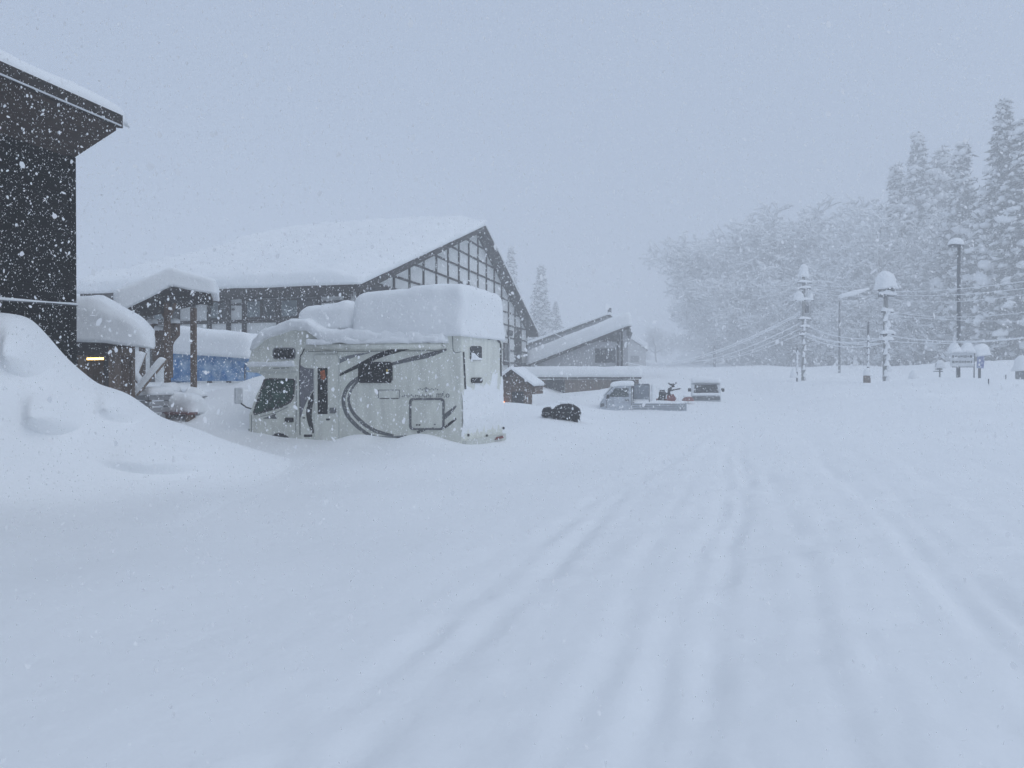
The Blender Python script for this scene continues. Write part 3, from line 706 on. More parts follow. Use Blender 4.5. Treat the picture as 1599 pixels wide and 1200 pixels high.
# shaggy coat: short tapered locks all over
me2.calc_loop_triangles(); V = []; Fc = []
vs = me2.vertices
for k, p in enumerate(me2.polygons):
    if random.random() > .6: continue
    c = p.center; n = p.normal
    dwn = (Vector((.5, 0, -.8)) + Vector((random.uniform(-.4, .4), random.uniform(-.4, .4), 0))).normalized()
    tdir = (dwn - n * dwn.dot(n)).normalized() if dwn.cross(n).length > .05 else Vector((1, 0, 0))
    sdv = n.cross(tdir) * random.uniform(.008, .016); L_ = random.uniform(.05, .10)
    b0_ = len(V); V += [c - sdv - n * .005, c + sdv - n * .005, c + tdir * L_ + n * random.uniform(.01, .04)]; Fc.append((b0_, b0_ + 1, b0_ + 2))
co = mesh_obj("coat", V, Fc, FUR, dog); co["kind"] = "stuff"
V = []; Fc = []
ds = pillow("snow_dusting", SNOW, dog, .34, .22, .05, r=.03, rb=.01, seg=.03, amp=.03, ns=9, seed=41); ds.location = Vector(dq(878, 636.5)); ds.rotation_euler = (0, .1, 0)

# ------------------------------------------------------------------ main timbered house
hp = P(560, 443, 28.0)
hs = empty("timbered_house", (hp.x, hp.y, 0), u15, "large half-timbered white house with broad snowy gable roof behind the motorhome", "house")
hfw = frame((hp.x, hp.y, 0), u15)
ZE, ZR, XR, XE, QL = 5.16, 10.60, 16.2, 30.1, 12.9
def zroof(x): return ZE + (ZR - ZE) * x / XR if x <= XR else ZR + (5.05 - ZR) * (x - XR) / (XE - XR)
GY0 = .62                                      # gable wall set back under the barge boards
pl = [(1.1, -.5), (1.1, zroof(1.1) - .35), (XR, ZR - .35), (28.9, zroof(28.9) - .35), (28.9, -.5)]
m = MB(); m.prism(pl, lambda a, b, t: (a, t, b), GY0, QL - .6); m.build("wall", PLASTER, hs)
for (xa, xb) in ((0, XR), (XR, XE)):
    za, zb_ = zroof(xa), zroof(xb)
    m = MB(); m.prism([(xa, za - .32), (xa, za - .02), (xb, zb_ - .02), (xb, zb_ - .32)], lambda a, b, t: (a, t, b), 0, QL); m.build("roof_slope", DARKW, hs)
    nrm = Vector((xb - xa, 0, zb_ - za))
    beam("barge_board", DARKW, hs, (xa, -.03, za - .20), (xb, -.03, zb_ - .16), .055, .32)
# gable framing
def ztop(x): return zroof(x) - .40
x = 1.1; k = 0
while x < 29:
    zt = ztop(x); box("post", DARKW, hs, (x, GY0 - .035, (zt - .5) / 2), (.095, .09, zt + .5)); x += 1.74; k += 1
z = .9
while z < 10:
    xa = max(1.1, (z + .40 - ZE) / (ZR - ZE) * XR); xb = min(28.9, XR + (z + .40 - ZR) / (5.05 - ZR) * (XE - XR))
    if xb - xa > .8: box("rail", DARKW, hs, ((xa + xb) / 2, GY0 - .03, z), (xb - xa, .075, .09))
    z += .86
box("tie_beam", DARKW, hs, (6.2, GY0 - .06, 5.38), (9.0, .15, .30))
for (xx, zz, w2, h2) in ((2.2, 5.0, 1.7, .5), (24.0, 4.7, 1.3, .36), (26.0, 3.3, 1.1, 3.0), (23.1, 3.2, 1.3, 1.5), (20.5, 3.2, 1.5, 1.4), (17, 3.2, 1.5, 1.4), (9, 3.2, 1.5, 1.4)):
    f_ = box("window", DARKW, hs, (xx, GY0 - .045, zz), (w2, .12, h2)); 
    for j in range(2): 
        pn = box("pane", GLASS, hs, (xx - w2 / 4 + j * w2 / 2, GY0 - .112, zz), (w2 * .40, .02, h2 * .84))
for j in range(7): box("lattice_bar", DARKW, hs, (25.5 + j * .18, GY0 - .15, 3.4), (.07, .05, 3.6))
# long side facing the lot: dark window band, white panels
XS = 1.1
def sq(px, py=480):
    pr = ray_plane(px, py, hfw(XS, 0), Vector((math.cos(u15), math.sin(u15), 0)))
    loc = pr - Vector((hp.x, hp.y, 0)); return (-math.sin(u15) * loc.x + math.cos(u15) * loc.y, pr.z)
z_top = 5.0; zb1 = sq(430, 502)[1]; zb2 = sq(430, 527)[1]; zb3 = sq(430, 537)[1]
def side_box(name, mm, pxa, pxb, za, zb_, proud, th=.08):
    qa, qb = sq(pxa)[0], sq(pxb)[0]
    return box(name, mm, hs, (XS - proud, (qa + qb) / 2, (za + zb_) / 2), (th, abs(qb - qa), abs(zb_ - za)))
side_box("head_beam", DARKW, 130, 552, 4.83, 5.08, .05, .10)
side_box("sill_beam", DARKW, 130, 548, zb1 - .05, zb1 + .08, .045, .10); side_box("base_beam", DARKW, 130, 548, zb3 - .05, zb2 + .02, .04, .08)
for px in (544, 500, 437, 383.5, 359, 329, 304, 280, 240, 200, 160, 132):
    q, _ = sq(px); wide = .26 if px == 544 else .15
    box("post", DARKW, hs, (XS - .055, q, 2.2), (.13, wide, 5.3))
zm = sq(430, 475)[1]
for (a1_, b1_) in ((361, 382), (502, 541), (282, 303)): side_box("rail", DARKW, a1_, b1_, sq(430, 473)[1], sq(430, 476)[1], .04, .07)
for (a1_, b1_) in ((386, 435), (439, 498), (331, 357), (242, 278), (202, 238)):
    w_ = side_box("window", DARKW, a1_, b1_, zb1 + .1, 4.8, .03, .06)
    mid = (a1_ + b1_) / 2; wdt = (b1_ - a1_) / 2
    for c_ in (a1_ + wdt * .5, a1_ + wdt * 1.5):
        side_box("pane", mat("hazy_pane", (.16, .19, .20), .2, var=.3, scale=2) if c_ < mid else GLASS, c_ - wdt * .40, c_ + wdt * .40, zb1 + .18, 4.72, .065, .02)
q, zz = sq(366, 484)
m = MB(); m.tube([(XS - .02, q, zz), (XS - .08, q, zz)], .05, 12); m.build("wall_vent", BLACKP, hs)
# roof snow on both slopes, ragged upper ridge of drift
def wroof(xa, xb, extra):
    L2 = xb - xa
    def f(x, y, z):
        xx = x + (xa + xb) / 2; yy = y + QL / 2
        edge = min(1, (yy + .2) / 1.6)                     # thinner towards the visible gable
        lump = .12 * noise.noise(Vector((xx * .35, yy * .5, 3))) + .13 * noise.noise(Vector((xx * 1.1, yy * .7, 8))) + .10 * noise.noise(Vector((xx * 2.6, yy * 1.6, 5)))
        stp = xx - 10.2 - 1.2 * noise.noise(Vector((yy * .45, 1, 4))) - .5 * noise.noise(Vector((yy * 1.4, 2, 4)))
        if xa < 1: lump += .16 * min(1, max(0, stp / .35)) * min(1, max(0, (yy - .5) / 2.5))
        return (xx, yy, zroof(min(max(xx, 0), XE)) - .03 + z * (.45 + .55 * max(0, edge)) * extra(xx) + max(0, z) * lump * 1.6)
    return f
pillow("roof_snow", SNOW, hs, XR + .25, QL + .25, .62, r=.26, rb=.06, seg=.15, amp=.07, ns=.7, warp=wroof(-.15, XR + .1, lambda x: 1 - .12 * min(1, x / XR)), seed=51)
pillow("roof_snow", SNOW, hs, XE - XR, QL + .2, .55, r=.25, rb=.06, seg=.3, amp=.06, ns=.7, warp=wroof(XR, XE + .1, lambda x: 1.0), seed=52)
# small brown porch at the house's far corner, lamp lit
pp = P(787, 600, 31.0)
po = empty("wooden_porch", (pp.x, pp.y, Hf(pp.x, pp.y) - .18), math.radians(-15), "small dark brown boarded porch with snowy gable and an orange lamp", "porch")
zb_ = Hf(pp.x, pp.y)
for i in range(8): box("board", BROWN, po, (-.3 + i * .19 + .1, .02 * (i % 2), .55), (.18, .04, 1.8 if 2 < i < 6 else 1.6))
gp = [(-.5, 1.2), (.42, 1.86), (1.35, 1.2)]
m = MB(); m.prism([(-.5, .9), (-.5, 1.25), (.42, 1.80), (1.35, 1.2), (1.35, .9)], lambda a, b, t: (a, t, b), .05, 1.5); m.build("gable", BROWN, po)
for (a, b) in ((gp[0], gp[1]), (gp[1], gp[2])):
    beam("roof_board", DARKW, po, (a[0], .6, a[1] + .04), (b[0], .6, b[1] + .04), 1.9, .05)
    L_ = math.hypot(b[0] - a[0], b[1] - a[1]); ang = math.atan2(b[1] - a[1], b[0] - a[0])
    o = pillow("roof_snow", SNOW, po, L_ + .1, 2.0, .14, r=.1, seg=.12, amp=.03, seed=int(a[0] * 9)); o.location = ((a[0] + b[0]) / 2, .6, (a[1] + b[1]) / 2 + .07); o.rotation_euler = (0, -ang, 0)
m = MB(); m.tube([(.0, -.06, .52), (.0, -.14, .52)], .07, 10); m.build("lamp", ORANGE, po, True)
box("doorway", BLACKP, po, (.62, -.03, .4), (.5, .02, 1.2))

# ------------------------------------------------------------------ houses beyond
def gable_house(name, label, Y, face, rz, wallmat, depth, snow, windows=(), roofmat=METALROOF, group=None, rake=.35, base=600):
    """face: outline pixels (left eave, peak, right eave) of the end that faces the lot"""
    (la, lb), (pa_, pb_), (ra, rb_) = face
    Lp, Pp, Rp = P(la, lb, Y), P(pa_, pb_, Y), P(ra, rb_, Y)
    o = Vector((Lp.x, Y, 0)); t = empty(name, o, rz, label, "house", group)
    xs = [0, Pp.x - Lp.x, Rp.x - Lp.x]; zs = [Lp.z, Pp.z, Rp.z]
    ins = .35
    def zr_(x): return float(np.interp(x, xs, zs))
    body = [(ins, -.5), (ins, zr_(ins) - .15), (xs[1], zs[1] - .15), (xs[2] - ins, zr_(xs[2] - ins) - .15), (xs[2] - ins, -.5)]
    m = MB(); m.prism(body, lambda a, b, q: (a, q, b), rake, depth); m.build("wall", wallmat, t)
    for i in (0, 1):
        if xs[i + 1] - xs[i] < .05: continue
        m = MB(); m.prism([(xs[i], zs[i] - .16), (xs[i], zs[i]), (xs[i + 1], zs[i + 1]), (xs[i + 1], zs[i + 1] - .16)], lambda a, b, q: (a, q, b), 0, depth + .3); m.build("roof_slope", roofmat, t)
        beam("barge_board", DARKW, t, (xs[i], -.02, zs[i] - .1), (xs[i + 1], -.02, zs[i + 1] - .1), .05, .24)
    if snow > 0:
        def wf(x, y, z):
            xx = x + xs[2] / 2; return (xx, y + depth / 2, zr_(min(max(xx, 0), xs[2])) + z + .01)
        pillow("roof_snow", SNOW, t, xs[2] + .1, depth + .5, snow, r=min(.35, snow * .7), rb=.05, seg=.25, amp=.06, ns=.8, warp=wf, seed=int(la))
    for (x0, y0, x1_, y1) in windows:
        a, b = P(x0, y0, Y) - Lp, P(x1_, y1, Y) - Lp
        z0_, z1_ = P(x0, y0, Y).z, P(x1_, y1, Y).z
        f = box("window", DARKW, t, ((a.x + b.x) / 2, rake - .03, (z0_ + z1_) / 2), (abs(b.x - a.x), .08, abs(z1_ - z0_)))
        nwp = 2
        for k in range(nwp):
            for r_ in range(2):
                box("pane", GLASS, t, (a.x + (b.x - a.x) * (k + .5) / nwp, rake - .08, z1_ + (z0_ - z1_) * (r_ + .5) / 2), (abs(b.x - a.x) / nwp * .84, .02, abs(z1_ - z0_) / 2 * .84))
    return t, Lp, xs, zs
h2, L2p, xs2, zs2 = gable_house("lean_to_house", "pale house with one long snow-laden roof slope and a dark square window", 54, ((823, 571), (979, 511), (984, 512)), math.radians(-8), mat("pale_wall", (.40, .40, .41), .85, var=.06, scale=3), 9, 1.05, ((929, 545, 960, 567),), DARKW)
for px in (964, 970): 
    a = P(px, 550, 54) - L2p; box("corner_post", DARKW, h2, (a.x, .28, (zs2[1] - .6) / 2 + .3), (.13, .12, zs2[1] - .5))
a = P(950, 525, 54) - L2p; box("gable_boarding", DARKW, h2, (a.x, .30, P(950, 529, 54).z), (1.6, .08, .5))
h3, _, _, _ = gable_house("grey_house", "grey gabled house with a bare dark roof rising behind the long sloping roof", 70, ((815, 541), (951, 493), (985, 522)), math.radians(-8), GREYWALL, 9, .25, ((862, 541, 890, 551),), METALROOF)
p3 = P(951, 490, 70); box("ridge_finial", METALROOF, h3, (P(951, 490, 70).x - P(815, 541, 70).x, .2, P(951, 489, 70).z), (.35, .4, .7))
gable_house("far_house", "faint pale gabled house beyond the long sloping roof", 125, ((958, 553), (985, 529), (1012, 547)), math.radians(-5), mat("far_wall", (.38, .38, .38), .9, var=.05), 12, 1.1, ((985, 556, 998, 566),), DARKW)
gable_house("distant_house", "faint grey house far off below the bare trees beyond the parked van", 170, ((1078, 568), (1100, 553), (1124, 566)), math.radians(8), GREYWALL, 12, .9, ((1090, 572, 1108, 580),), METALROOF)
# low annex with flat snowy roof
an0 = P(806, 600, 47)
an = empty("low_annex", (an0.x, an0.y, 0), math.radians(-6), "low brown annex with a flat snow-covered roof beside the parked truck", "annex")
AW = P(996, 600, 47).x - an0.x; zt = P(900, 592, 47).z
for i in range(28):
    w1 = AW / 28
    mm = BROWN if (i < 10 or i > 21) else BROWN2
    if i in (7, 8, 9, 10, 22, 23, 24, 25, 26): continue
    box("board", mm, an, ((i + .5) * w1, .25 + .015 * (i % 2), zt / 2 - .05), (w1 * .94, .05, zt + .02))
box("back_wall", DARKW, an, (AW / 2, 1.6, zt / 2 - .05), (AW - .1, .06, zt)); box("end_wall", BROWN, an, (AW - .03, 1.2, zt / 2 - .05), (.05, 1.9, zt)); box("end_wall", BROWN, an, (.03, 1.2, zt / 2 - .05), (.05, 1.9, zt))
for i in (7, 11, 22, 27): box("post", DARKW, an, (i * AW / 28, .2, zt / 2 - .05), (.12, .12, zt))
box("roof", DARKW, an, (AW / 2, 1.1, zt + .06), (AW + .3, 2.4, .12))
pillow("roof_snow", SNOW, an, AW + .5, 2.7, .66, r=.3, rb=.06, seg=.18, amp=.07, ns=1.0, warp=lambda x, y, z: (x + AW / 2 - .05, y + 1.1, z + zt + .11), seed=61)

# ------------------------------------------------------------------ flatbed mini truck
TY = 32.0
ta = math.radians(-10)
t0 = P(936, 640, TY)
tz = Hf(t0.x + 1.5, t0.y) - .42
tk = empty("flatbed_truck", (t0.x, t0.y, tz), ta, "small pale flatbed truck with snowy cab, half buried and facing the houses", "truck")
sc_ = TY / F / math.cos(ta)
def tq(px, py): return ((px - 936) * sc_, EYE + (590 - py) / F * TY - tz)
cabp = [tq(*q) for q in ((937, 645), (937, 630), (945, 618), (957, 604), (963, 601), (984, 601), (985, 605), (985, 645))]
m = MB(); m.prism(cabp, lambda a, b, t: (a, t, b), 0, 1.42); m.build("cab", TRUCKP, tk, bevel=.04)
def tdec(name, mm, pts, off=.006, th=.01, y=0):
    pl = [tq(*q) for q in pts]; m = MB(); m.prism(pl, lambda a, b, t: (a, t, b), y - off - th, y - off); return m.build(name, mm, tk)
tdec("side_window", mat("truck_glass", (.06, .075, .075), .15, var=.4, scale=6), [(950, 620), (960, 607), (981, 606), (981, 620)])
tdec("door_seam", GREYP, [(984.6, 603), (985.8, 603), (985.8, 638), (984.6, 638)]); tdec("door_seam", GREYP, [(947, 621), (947.8, 621), (947.8, 638), (947, 638)])
tdec("door_handle", BLACKP, [(976, 624), (981, 624), (981, 626), (976, 626)]); tdec("headlight", GREYP, [(938, 631), (944, 630), (944, 635), (938, 636)])
tdec("mirror", BLACKP, [(947, 617), (951, 616), (952, 622), (948, 623)], .05, .05)
a, b = tq(944, 612); 
m = MB(); m.add([(cabp[2][0] - .01, .12, cabp[2][1] + .03), (cabp[2][0] - .01, 1.3, cabp[2][1] + .03), (cabp[3][0] - .012, 1.28, cabp[3][1] - .02), (cabp[3][0] - .012, .14, cabp[3][1] - .02)], [(0, 1, 2, 3)]); m.build("windscreen", GLASS, tk)
x0, z0 = tq(986, 631); x1, z1 = tq(1066, 640)
zbed = tq(1000, 630)[1]; zlow = tq(1000, 640)[1]
box("bed_floor", GREYP, tk, ((x0 + x1) / 2, .71, zbed - .24), (x1 - x0, 1.4, .05))
for y in (.02, 1.40): box("side_board", TRUCKP, tk, ((x0 + x1) / 2, y, (zbed + zlow) / 2 - .02), (x1 - x0, .035, zbed - zlow + .05))
for k in range(3): box("board_rib", GREYP2, tk, ((x0 + x1) / 2, -.004, zlow + .05 + k * .09), (x1 - x0 - .02, .02, .025))
box("tailgate", TRUCKP, tk, (x1 + .02, .71, (zbed + zlow) / 2), (.035, 1.42, zbed - zlow + .05))
a, b = tq(987, 601); a2, b2 = tq(1012, 618)
box("headboard", STEEL, tk, (x0 + .03, .71, zbed + .24), (.03, 1.34, .46)); m = MB()
for y in (.1, 1.32): m.tube([(x0 + .06, y, zbed - .2), (x0 + .06, y, b)], .02, 6); m.tube([(x0 + .06, y, b), (a2, y, b - .01)], .02, 6); m.tube([(a2, y, b - .01), (a2, y, zbed - .2)], .02, 6)
m.build("load_frame", STEEL, tk)
box("frame_panel", mat("grey_sheet", (.28, .31, .35), .6, var=.25, scale=8), tk, ((x0 + a2) / 2 + .03, 1.3, (b + zbed) / 2 + .08), (a2 - x0 - .06, .03, b - zbed - .1))
for xw in (tq(949, 640)[0], tq(1044, 640)[0]):
    for y in (.14, 1.30):
        m = MB(); m.tube([(xw, y - .08, .24), (xw, y + .08, .24)], .25, 16); m.build("wheel", RUBBER, tk)
cx0 = tq(957, 601)[0]; cx1 = tq(986, 601)[0]
pillow("cab_snow", SNOW, tk, cx1 - cx0 + .2, 1.5, .22, r=.14, seg=.07, amp=.03, warp=lambda x, y, z: (x + (cx0 + cx1) / 2 - .02, y + .71, z + tq(960, 602)[1] - .03 - .14 * max(0, -x - .1)), seed=71)
pillow("windscreen_snow", SNOW, tk, .75, 1.4, .08, r=.05, seg=.06, amp=.03, warp=lambda x, y, z: (x * .58 + (cabp[2][0] + cabp[3][0]) / 2 - .04, y + .71, z + (cabp[2][1] + cabp[3][1]) / 2 + x * .66), seed=72)
pillow("bed_snow", SNOW, tk, x1 - x0 - .05, 1.34, .30, r=.1, seg=.09, amp=.06, ns=2, warp=lambda x, y, z: (x + (x0 + x1) / 2, y + .71, z + zbed - .20), seed=73)
pillow("stake_snow", SNOW, tk, .24, .25, .85, r=.1, seg=.07, amp=.03, warp=lambda x, y, z: (x + tq(1018, 600)[0], y + .3, z + zbed), seed=74)
# snow blower standing on the bed
so = Vector(tq(1032, 626) + (0,)); sw = frame((t0.x, t0.y, tz), ta)
q = tq(1032, 627); sbp = sw(q[0], .6, zbed + .07)
sb = empty("snow_blower", sbp, ta, "red and black snow blower standing on the truck bed", "snow blower")
m = MB(); m.box((0, 0, .28), (.30, .34, .30)); m.build("engine", BLACKP, sb, bevel=.04)
m = MB(); m.tube([(0, 0, .44), (0, 0, .54)], [.13, .09], 10); m.build("fuel_tank", BLACKP, sb)
m = MB(); m.prism([(.18, -.02), (.52, -.02), (.58, .14), (.46, .32), (.20, .26)], lambda a, b, t: (a, t, b), -.32, .32); m.build("auger_housing", REDP, sb)
m = MB(); m.box((-.05, 0, .07), (.62, .28, .10)); m.build("chassis", REDP, sb, bevel=.02)
for y in (-.2, .2):
    m = MB(); m.tube([(-.05, y - .05, .08), (-.05, y + .05, .08)], .15, 14); m.build("wheel", RUBBER, sb)
    m = MB(); m.tube([(.12, y, .30), (.45, y * 1.1, .50), (.78, y * 1.15, .56)], .026, 6); m.build("handlebar", BLACKP, sb)
m = MB(); m.tube([(.28, 0, .25), (.30, 0, .55), (.36, 0, .66), (.50, 0, .70)], [.07, .07, .065, .08], 8); m.build("chute", BLACKP, sb)
m = MB(); m.tube([(.25, .1, .80), (.34, .1, .74), (.52, .1, .75), (.60, .1, .82)], .035, 6); m.tube([(.38, .1, .5), (.40, .1, .75)], .02, 6); m.build("control_bar", BLACKP, sb)
o = pillow("snow_cap", SNOW, sb, .34, .36, .14, r=.1, seg=.06, amp=.03, seed=76); o.location = (0, 0, .50)

# ------------------------------------------------------------------ red umbrella, van
up = P(1075, 619, 36.5)
um = empty("umbrella", (up.x, up.y, Hf(up.x, up.y) - .14), 0, "faded red umbrella sunk to its canopy in the snow beside the parked van", "umbrella")
V = [(0, 0, .52)]; Fc = []
for r_ in range(1, 6):
    for k in range(16):
        th = k * math.pi / 8; rr2 = .19 * r_ / 5 * (1 - .03 * (k % 2) * r_ / 5); ph = r_ / 5 * 1.25
        V.append((1.25 * math.sin(ph) * .27 * math.cos(th) * (1 - .05 * (k % 2)), 1.25 * math.sin(ph) * .27 * math.sin(th) * (1 - .05 * (k % 2)), .16 + .36 * math.cos(ph)))
for k in range(16): Fc.append((0, 1 + k, 1 + (k + 1) % 16))
for r_ in range(4):
    for k in range(16): Fc.append((1 + r_ * 16 + k, 17 + r_ * 16 + k, 17 + r_ * 16 + (k + 1) % 16, 1 + r_ * 16 + (k + 1) % 16))
mesh_obj("canopy", V, Fc, REDU, um, True); o = pillow("snow_cap", SNOW, um, .34, .34, .10, r=.07, seg=.05, amp=.02, seed=79); o.location = (-.05, .02, .475)
m = MB(); m.tube([(0, 0, -.4), (0, 0, .51)], .012, 6); m.build("shaft", STEEL, um); m = MB(); m.tube([(0, 0, .51), (0, 0, .60)], [.012, .006], 6); m.build("tip", STEEL, um)

VY = 38.0
v0 = P(1103, 624, VY); vz = v0.z - .35
vn = empty("parked_van", (v0.x, v0.y, vz), math.radians(-13), "small snow-capped van parked nose-on beyond the flatbed truck", "van")
def vq(px, py): return ((px - 1103) / F * VY, EYE + (590 - py) / F * VY - vz)
hw = vq(1125, 600)[0]
zt_ = vq(1103, 600)[1]; zw0 = vq(1103, 616)[1]; zw1 = vq(1103, 602)[1]
side = [(-.35, .1), (-.35, zw0 - .10), (-.22, zw0 + .02), (.22, zw1 + .02), (.5, zt_ + .06), (2.6, zt_ + .04), (2.75, .1)]
m = MB(); m.prism(side, lambda a, b, t: (t, a, b), -hw, hw); m.build("body", WHITEP, vn, bevel=.05)
dirn = Vector((0, .44, zw1 - zw0)).normalized(); nrm = Vector((0, -dirn.z, dirn.y)) * .02
A_ = Vector((0, -.22, zw0 + .03)); B_ = Vector((0, .22, zw1 + .01))
mesh_obj("windscreen", [A_ + nrm + Vector((-hw * .86, 0, 0)), A_ + nrm + Vector((hw * .86, 0, 0)), B_ + nrm + Vector((hw * .76, 0, 0)), B_ + nrm + Vector((-hw * .76, 0, 0))], [(0, 1, 2, 3)], GLASS, vn)
for s_ in (-1, 1):
    m = MB(); m.box((s_ * (hw + .10), -.12, zw0 + .22), (.16, .08, .17)); m.build("mirror", BLACKP, vn, bevel=.02)
    box("headlight", GREYP2, vn, (s_ * hw * .7, -.36, zw0 - .22), (.26, .04, .14))
    for y in (.1, 2.2):
        m = MB(); m.tube([(s_ * hw * .85 - .07, y, .15), (s_ * hw * .85 + .07, y, .15)], .27, 14); m.build("wheel", RUBBER, vn)
box("grille", BLACKP, vn, (0, -.36, zw0 - .24), (hw * .9, .03, .10)); box("bumper", GREYP, vn, (0, -.38, .42), (hw * 1.9, .1, .16))
m = MB(); m.tube([A_ + nrm * 1.6 + Vector((-.3, 0, 0)), A_ + nrm * 1.6 + Vector((.1, .05, .14))], .01, 5); m.build("wiper", BLACKP, vn)
pillow("roof_snow", SNOW, vn, hw * 2.05, 2.5, .32, r=.16, seg=.1, amp=.03, warp=lambda x, y, z: (x, y + 1.45, z + zt_ + .02), seed=81)
pillow("bonnet_snow", SNOW, vn, hw * 1.9, .35, .14, r=.06, seg=.06, amp=.03, warp=lambda x, y, z: (x, y - .22, z + zw0 - .07), seed=82)

# ------------------------------------------------------------------ street furniture on the right
def pole_tube(name, mm, parent, h, r0, r1, z0=-.8, n=12): 
    m = MB(); m.tube([(0, 0, z0), (0, 0, h * .5), (0, 0, h)], [r0, (r0 + r1) / 2, r1], n); return m.build(name, mm, parent, True)
def blob(name, parent, c, L, W, T, seed=0, amp=.05, r=None, ns=2.0):
    o = pillow(name, SNOW, parent, L, W, T, r=r or min(L, W, T) * .5, rb=.03, seg=max(.05, min(L, W, T) / 6), amp=amp, ns=ns, seed=seed, warp=lambda x, y, z: (x * (1 - .12 * z / T), y, z * (1.10 - .34 * (2 * x / L) ** 2 + .16 * math.sin(seed * 2.3) * 2 * x / L + .10 * math.cos(seed * 1.7) * 2 * y / W) + .06 * T * math.sin(x * 5 + seed))); o.location = c; return o
# lamp post
LY = 42.0
lp = P(1497, 597, LY); zl = Hf(lp.x, lp.y)
lamp = empty("lamp_post", (lp.x, lp.y, zl), 0, "tall thin dark lamp post with snow-capped flat head", "lamp post")
lh = P(1497, 386, LY).z - zl
pole_tube("pole", STEEL, lamp, lh, .105, .085)
m = MB(); m.box((-.18, 0, lh + .05), (.75, .42, .11)); m.build("lamp_head", STEEL, lamp, bevel=.03); box("lamp_glass", GREYP2, lamp, (-.28, 0, lh - .02), (.45, .3, .03))
blob("snow_cap", lamp, (-.16, 0, lh + .10), .78, .5, .36, 3, .05)
blob("clinging_snow", lamp, (.02, -.10, 1.35), .18, .1, .30, 4, .04)
# direction board crossing the lamp post
bd0 = P(1484, 573, LY - .25)
sg = empty("direction_board", (bd0.x, bd0.y, bd0.z), 0, "low white board with rows of dark lettering fixed in front of the lamp post", "sign")
bw = P(1521, 573, LY - .25).x - bd0.x; bh = 22 / F * LY
box("board", WHITEP, sg, (bw / 2, 0, bh / 2), (bw, .05, bh)); box("lower_rail", STEEL, sg, (bw / 2, -.01, -.02), (bw, .06, .035))
for r_ in range(2):
    x_ = .10
    for k in range(7):
        w2 = (.10, .16, .07, .13, .18, .09, .12)[(k + r_ * 3) % 7]
        if x_ + w2 < bw - .06 : box("lettering", GREYP, sg, (x_ + w2 / 2, -.028, bh * (.72 - r_ * .38)), (w2, .006, .13 - .04 * (k % 2)))
        x_ += w2 + .045
p_ = P(1521, 590, LY - .25); box("post", STEEL, sg, (bw + .02, .0, -.4), (.045, .045, 2 * bh + .8))
blob("snow_load", sg, (bw * .22, 0, bh - .02), bw * .50, .45, .50, 8, .10, ns=1.6); blob("snow_load", sg, (bw * .72, 0, bh - .02), bw * .62, .45, .50, 9, .10, ns=1.6)
# blue sign
bs = P(1531, 597, LY)
bl = empty("blue_sign", (bs.x, bs.y, Hf(bs.x, bs.y)), math.radians(15), "small blue and white sign on a post under a round snow cap", "sign")
zsg = P(1531, 566, LY).z - Hf(bs.x, bs.y)
box("post", STEEL, bl, (0, .04, .45), (.10, .10, 2.2)); 
m = MB(); m.prism([(-.26, -.33), (.22, -.36), (.27, .40), (-.22, .40)], lambda a, b, t: (a, t, b + zsg), -.04, 0); m.build("panel", BLUESIGN, bl)
blob("snow_cap", bl, (-.02, 0, zsg + .36), .98, .7, .62, 12, .06, r=.28)
# utility poles
def upole(px, Y, top, label, xf):
    p = P(px, 598, Y); z = Hf(p.x, p.y); t = empty("utility_pole", (p.x, p.y, z), math.radians(10), label, "utility pole")
    h = P(px, top, Y).z - z; pole_tube("pole", CONC, t, h, .17, .12); return t, h, z
def pz(py, Y, z): return EYE + (590 - py) / F * Y - z
Y1, Y2 = 62.0, 48.0
u1, h1, z1u = upole(1255, Y1, 424, "snow-crusted utility pole without a transformer, between two spans of wire", False)
for py, L_ in ((443, 1.3), (452, 1.1), (470, 1.7), (500, 1.2), (512, .9), (525, .9)):
    zz = pz(py, Y1, z1u); box("crossarm", STEEL, u1, (0, -.16, zz), (L_, .08, .09))
    for k in range(-1, 2):
        m = MB(); m.tube([(k * L_ * .4, -.16, zz + .04), (k * L_ * .4, -.16, zz + .2)], [.05, .035], 8); m.build("insulator", CONC, u1)
    blob("arm_snow", u1, (0, -.16, zz + .04), L_ * .98, .22, .20, py, .06, ns=3)
blob("snow_cap", u1, (0, 0, h1 - .45), .75, .6, 1.0, 4, .10); blob("snow_cap", u1, (-.5, -.1, pz(470, Y1, z1u)), .85, .6, .72, 5, .08); blob("snow_cap", u1, (.5, -.1, pz(470, Y1, z1u)), .5, .5, .6, 6, .08)
m = MB(); m.tube([(.26, -.1, pz(480, Y1, z1u) - .5), (.26, -.1, pz(480, Y1, z1u) + .2)], .16, 10); m.build("switch_box", STEEL, u1)
for k in range(9): blob("clinging_snow", u1, (.05 * (-1) ** k, -.15, .3 + k * .55), .22, .16, .42, k, .06, ns=4)
u2, h2_, z2u = upole(1383, Y2, 432, "thick snow-plastered utility pole carrying a transformer under a huge snow cap", True)
zt2 = pz(455, Y2, z2u)
m = MB(); m.tube([(.32, -.05, zt2 - .35), (.32, -.05, zt2 + .25)], .25, 14); m.build("transformer", STEEL, u2)
m = MB(); m.tube([(-.30, -.05, zt2 - .40), (-.30, -.05, zt2 + .15)], .25, 14); m.build("transformer", STEEL, u2)
blob("snow_cap", u2, (.02, 0, zt2 + .14), 1.18, 1.0, 1.0, 7, .07, r=.34)
for py, L_ in ((462, 1.3), (488, .9), (523, 1.0), (533, .9)):
    zz = pz(py, Y2, z2u); box("crossarm", STEEL, u2, (0, -.18, zz), (L_, .08, .09)); blob("arm_snow", u2, (0, -.18, zz + .03), L_ * .98, .26, .26, py, .07, ns=3)
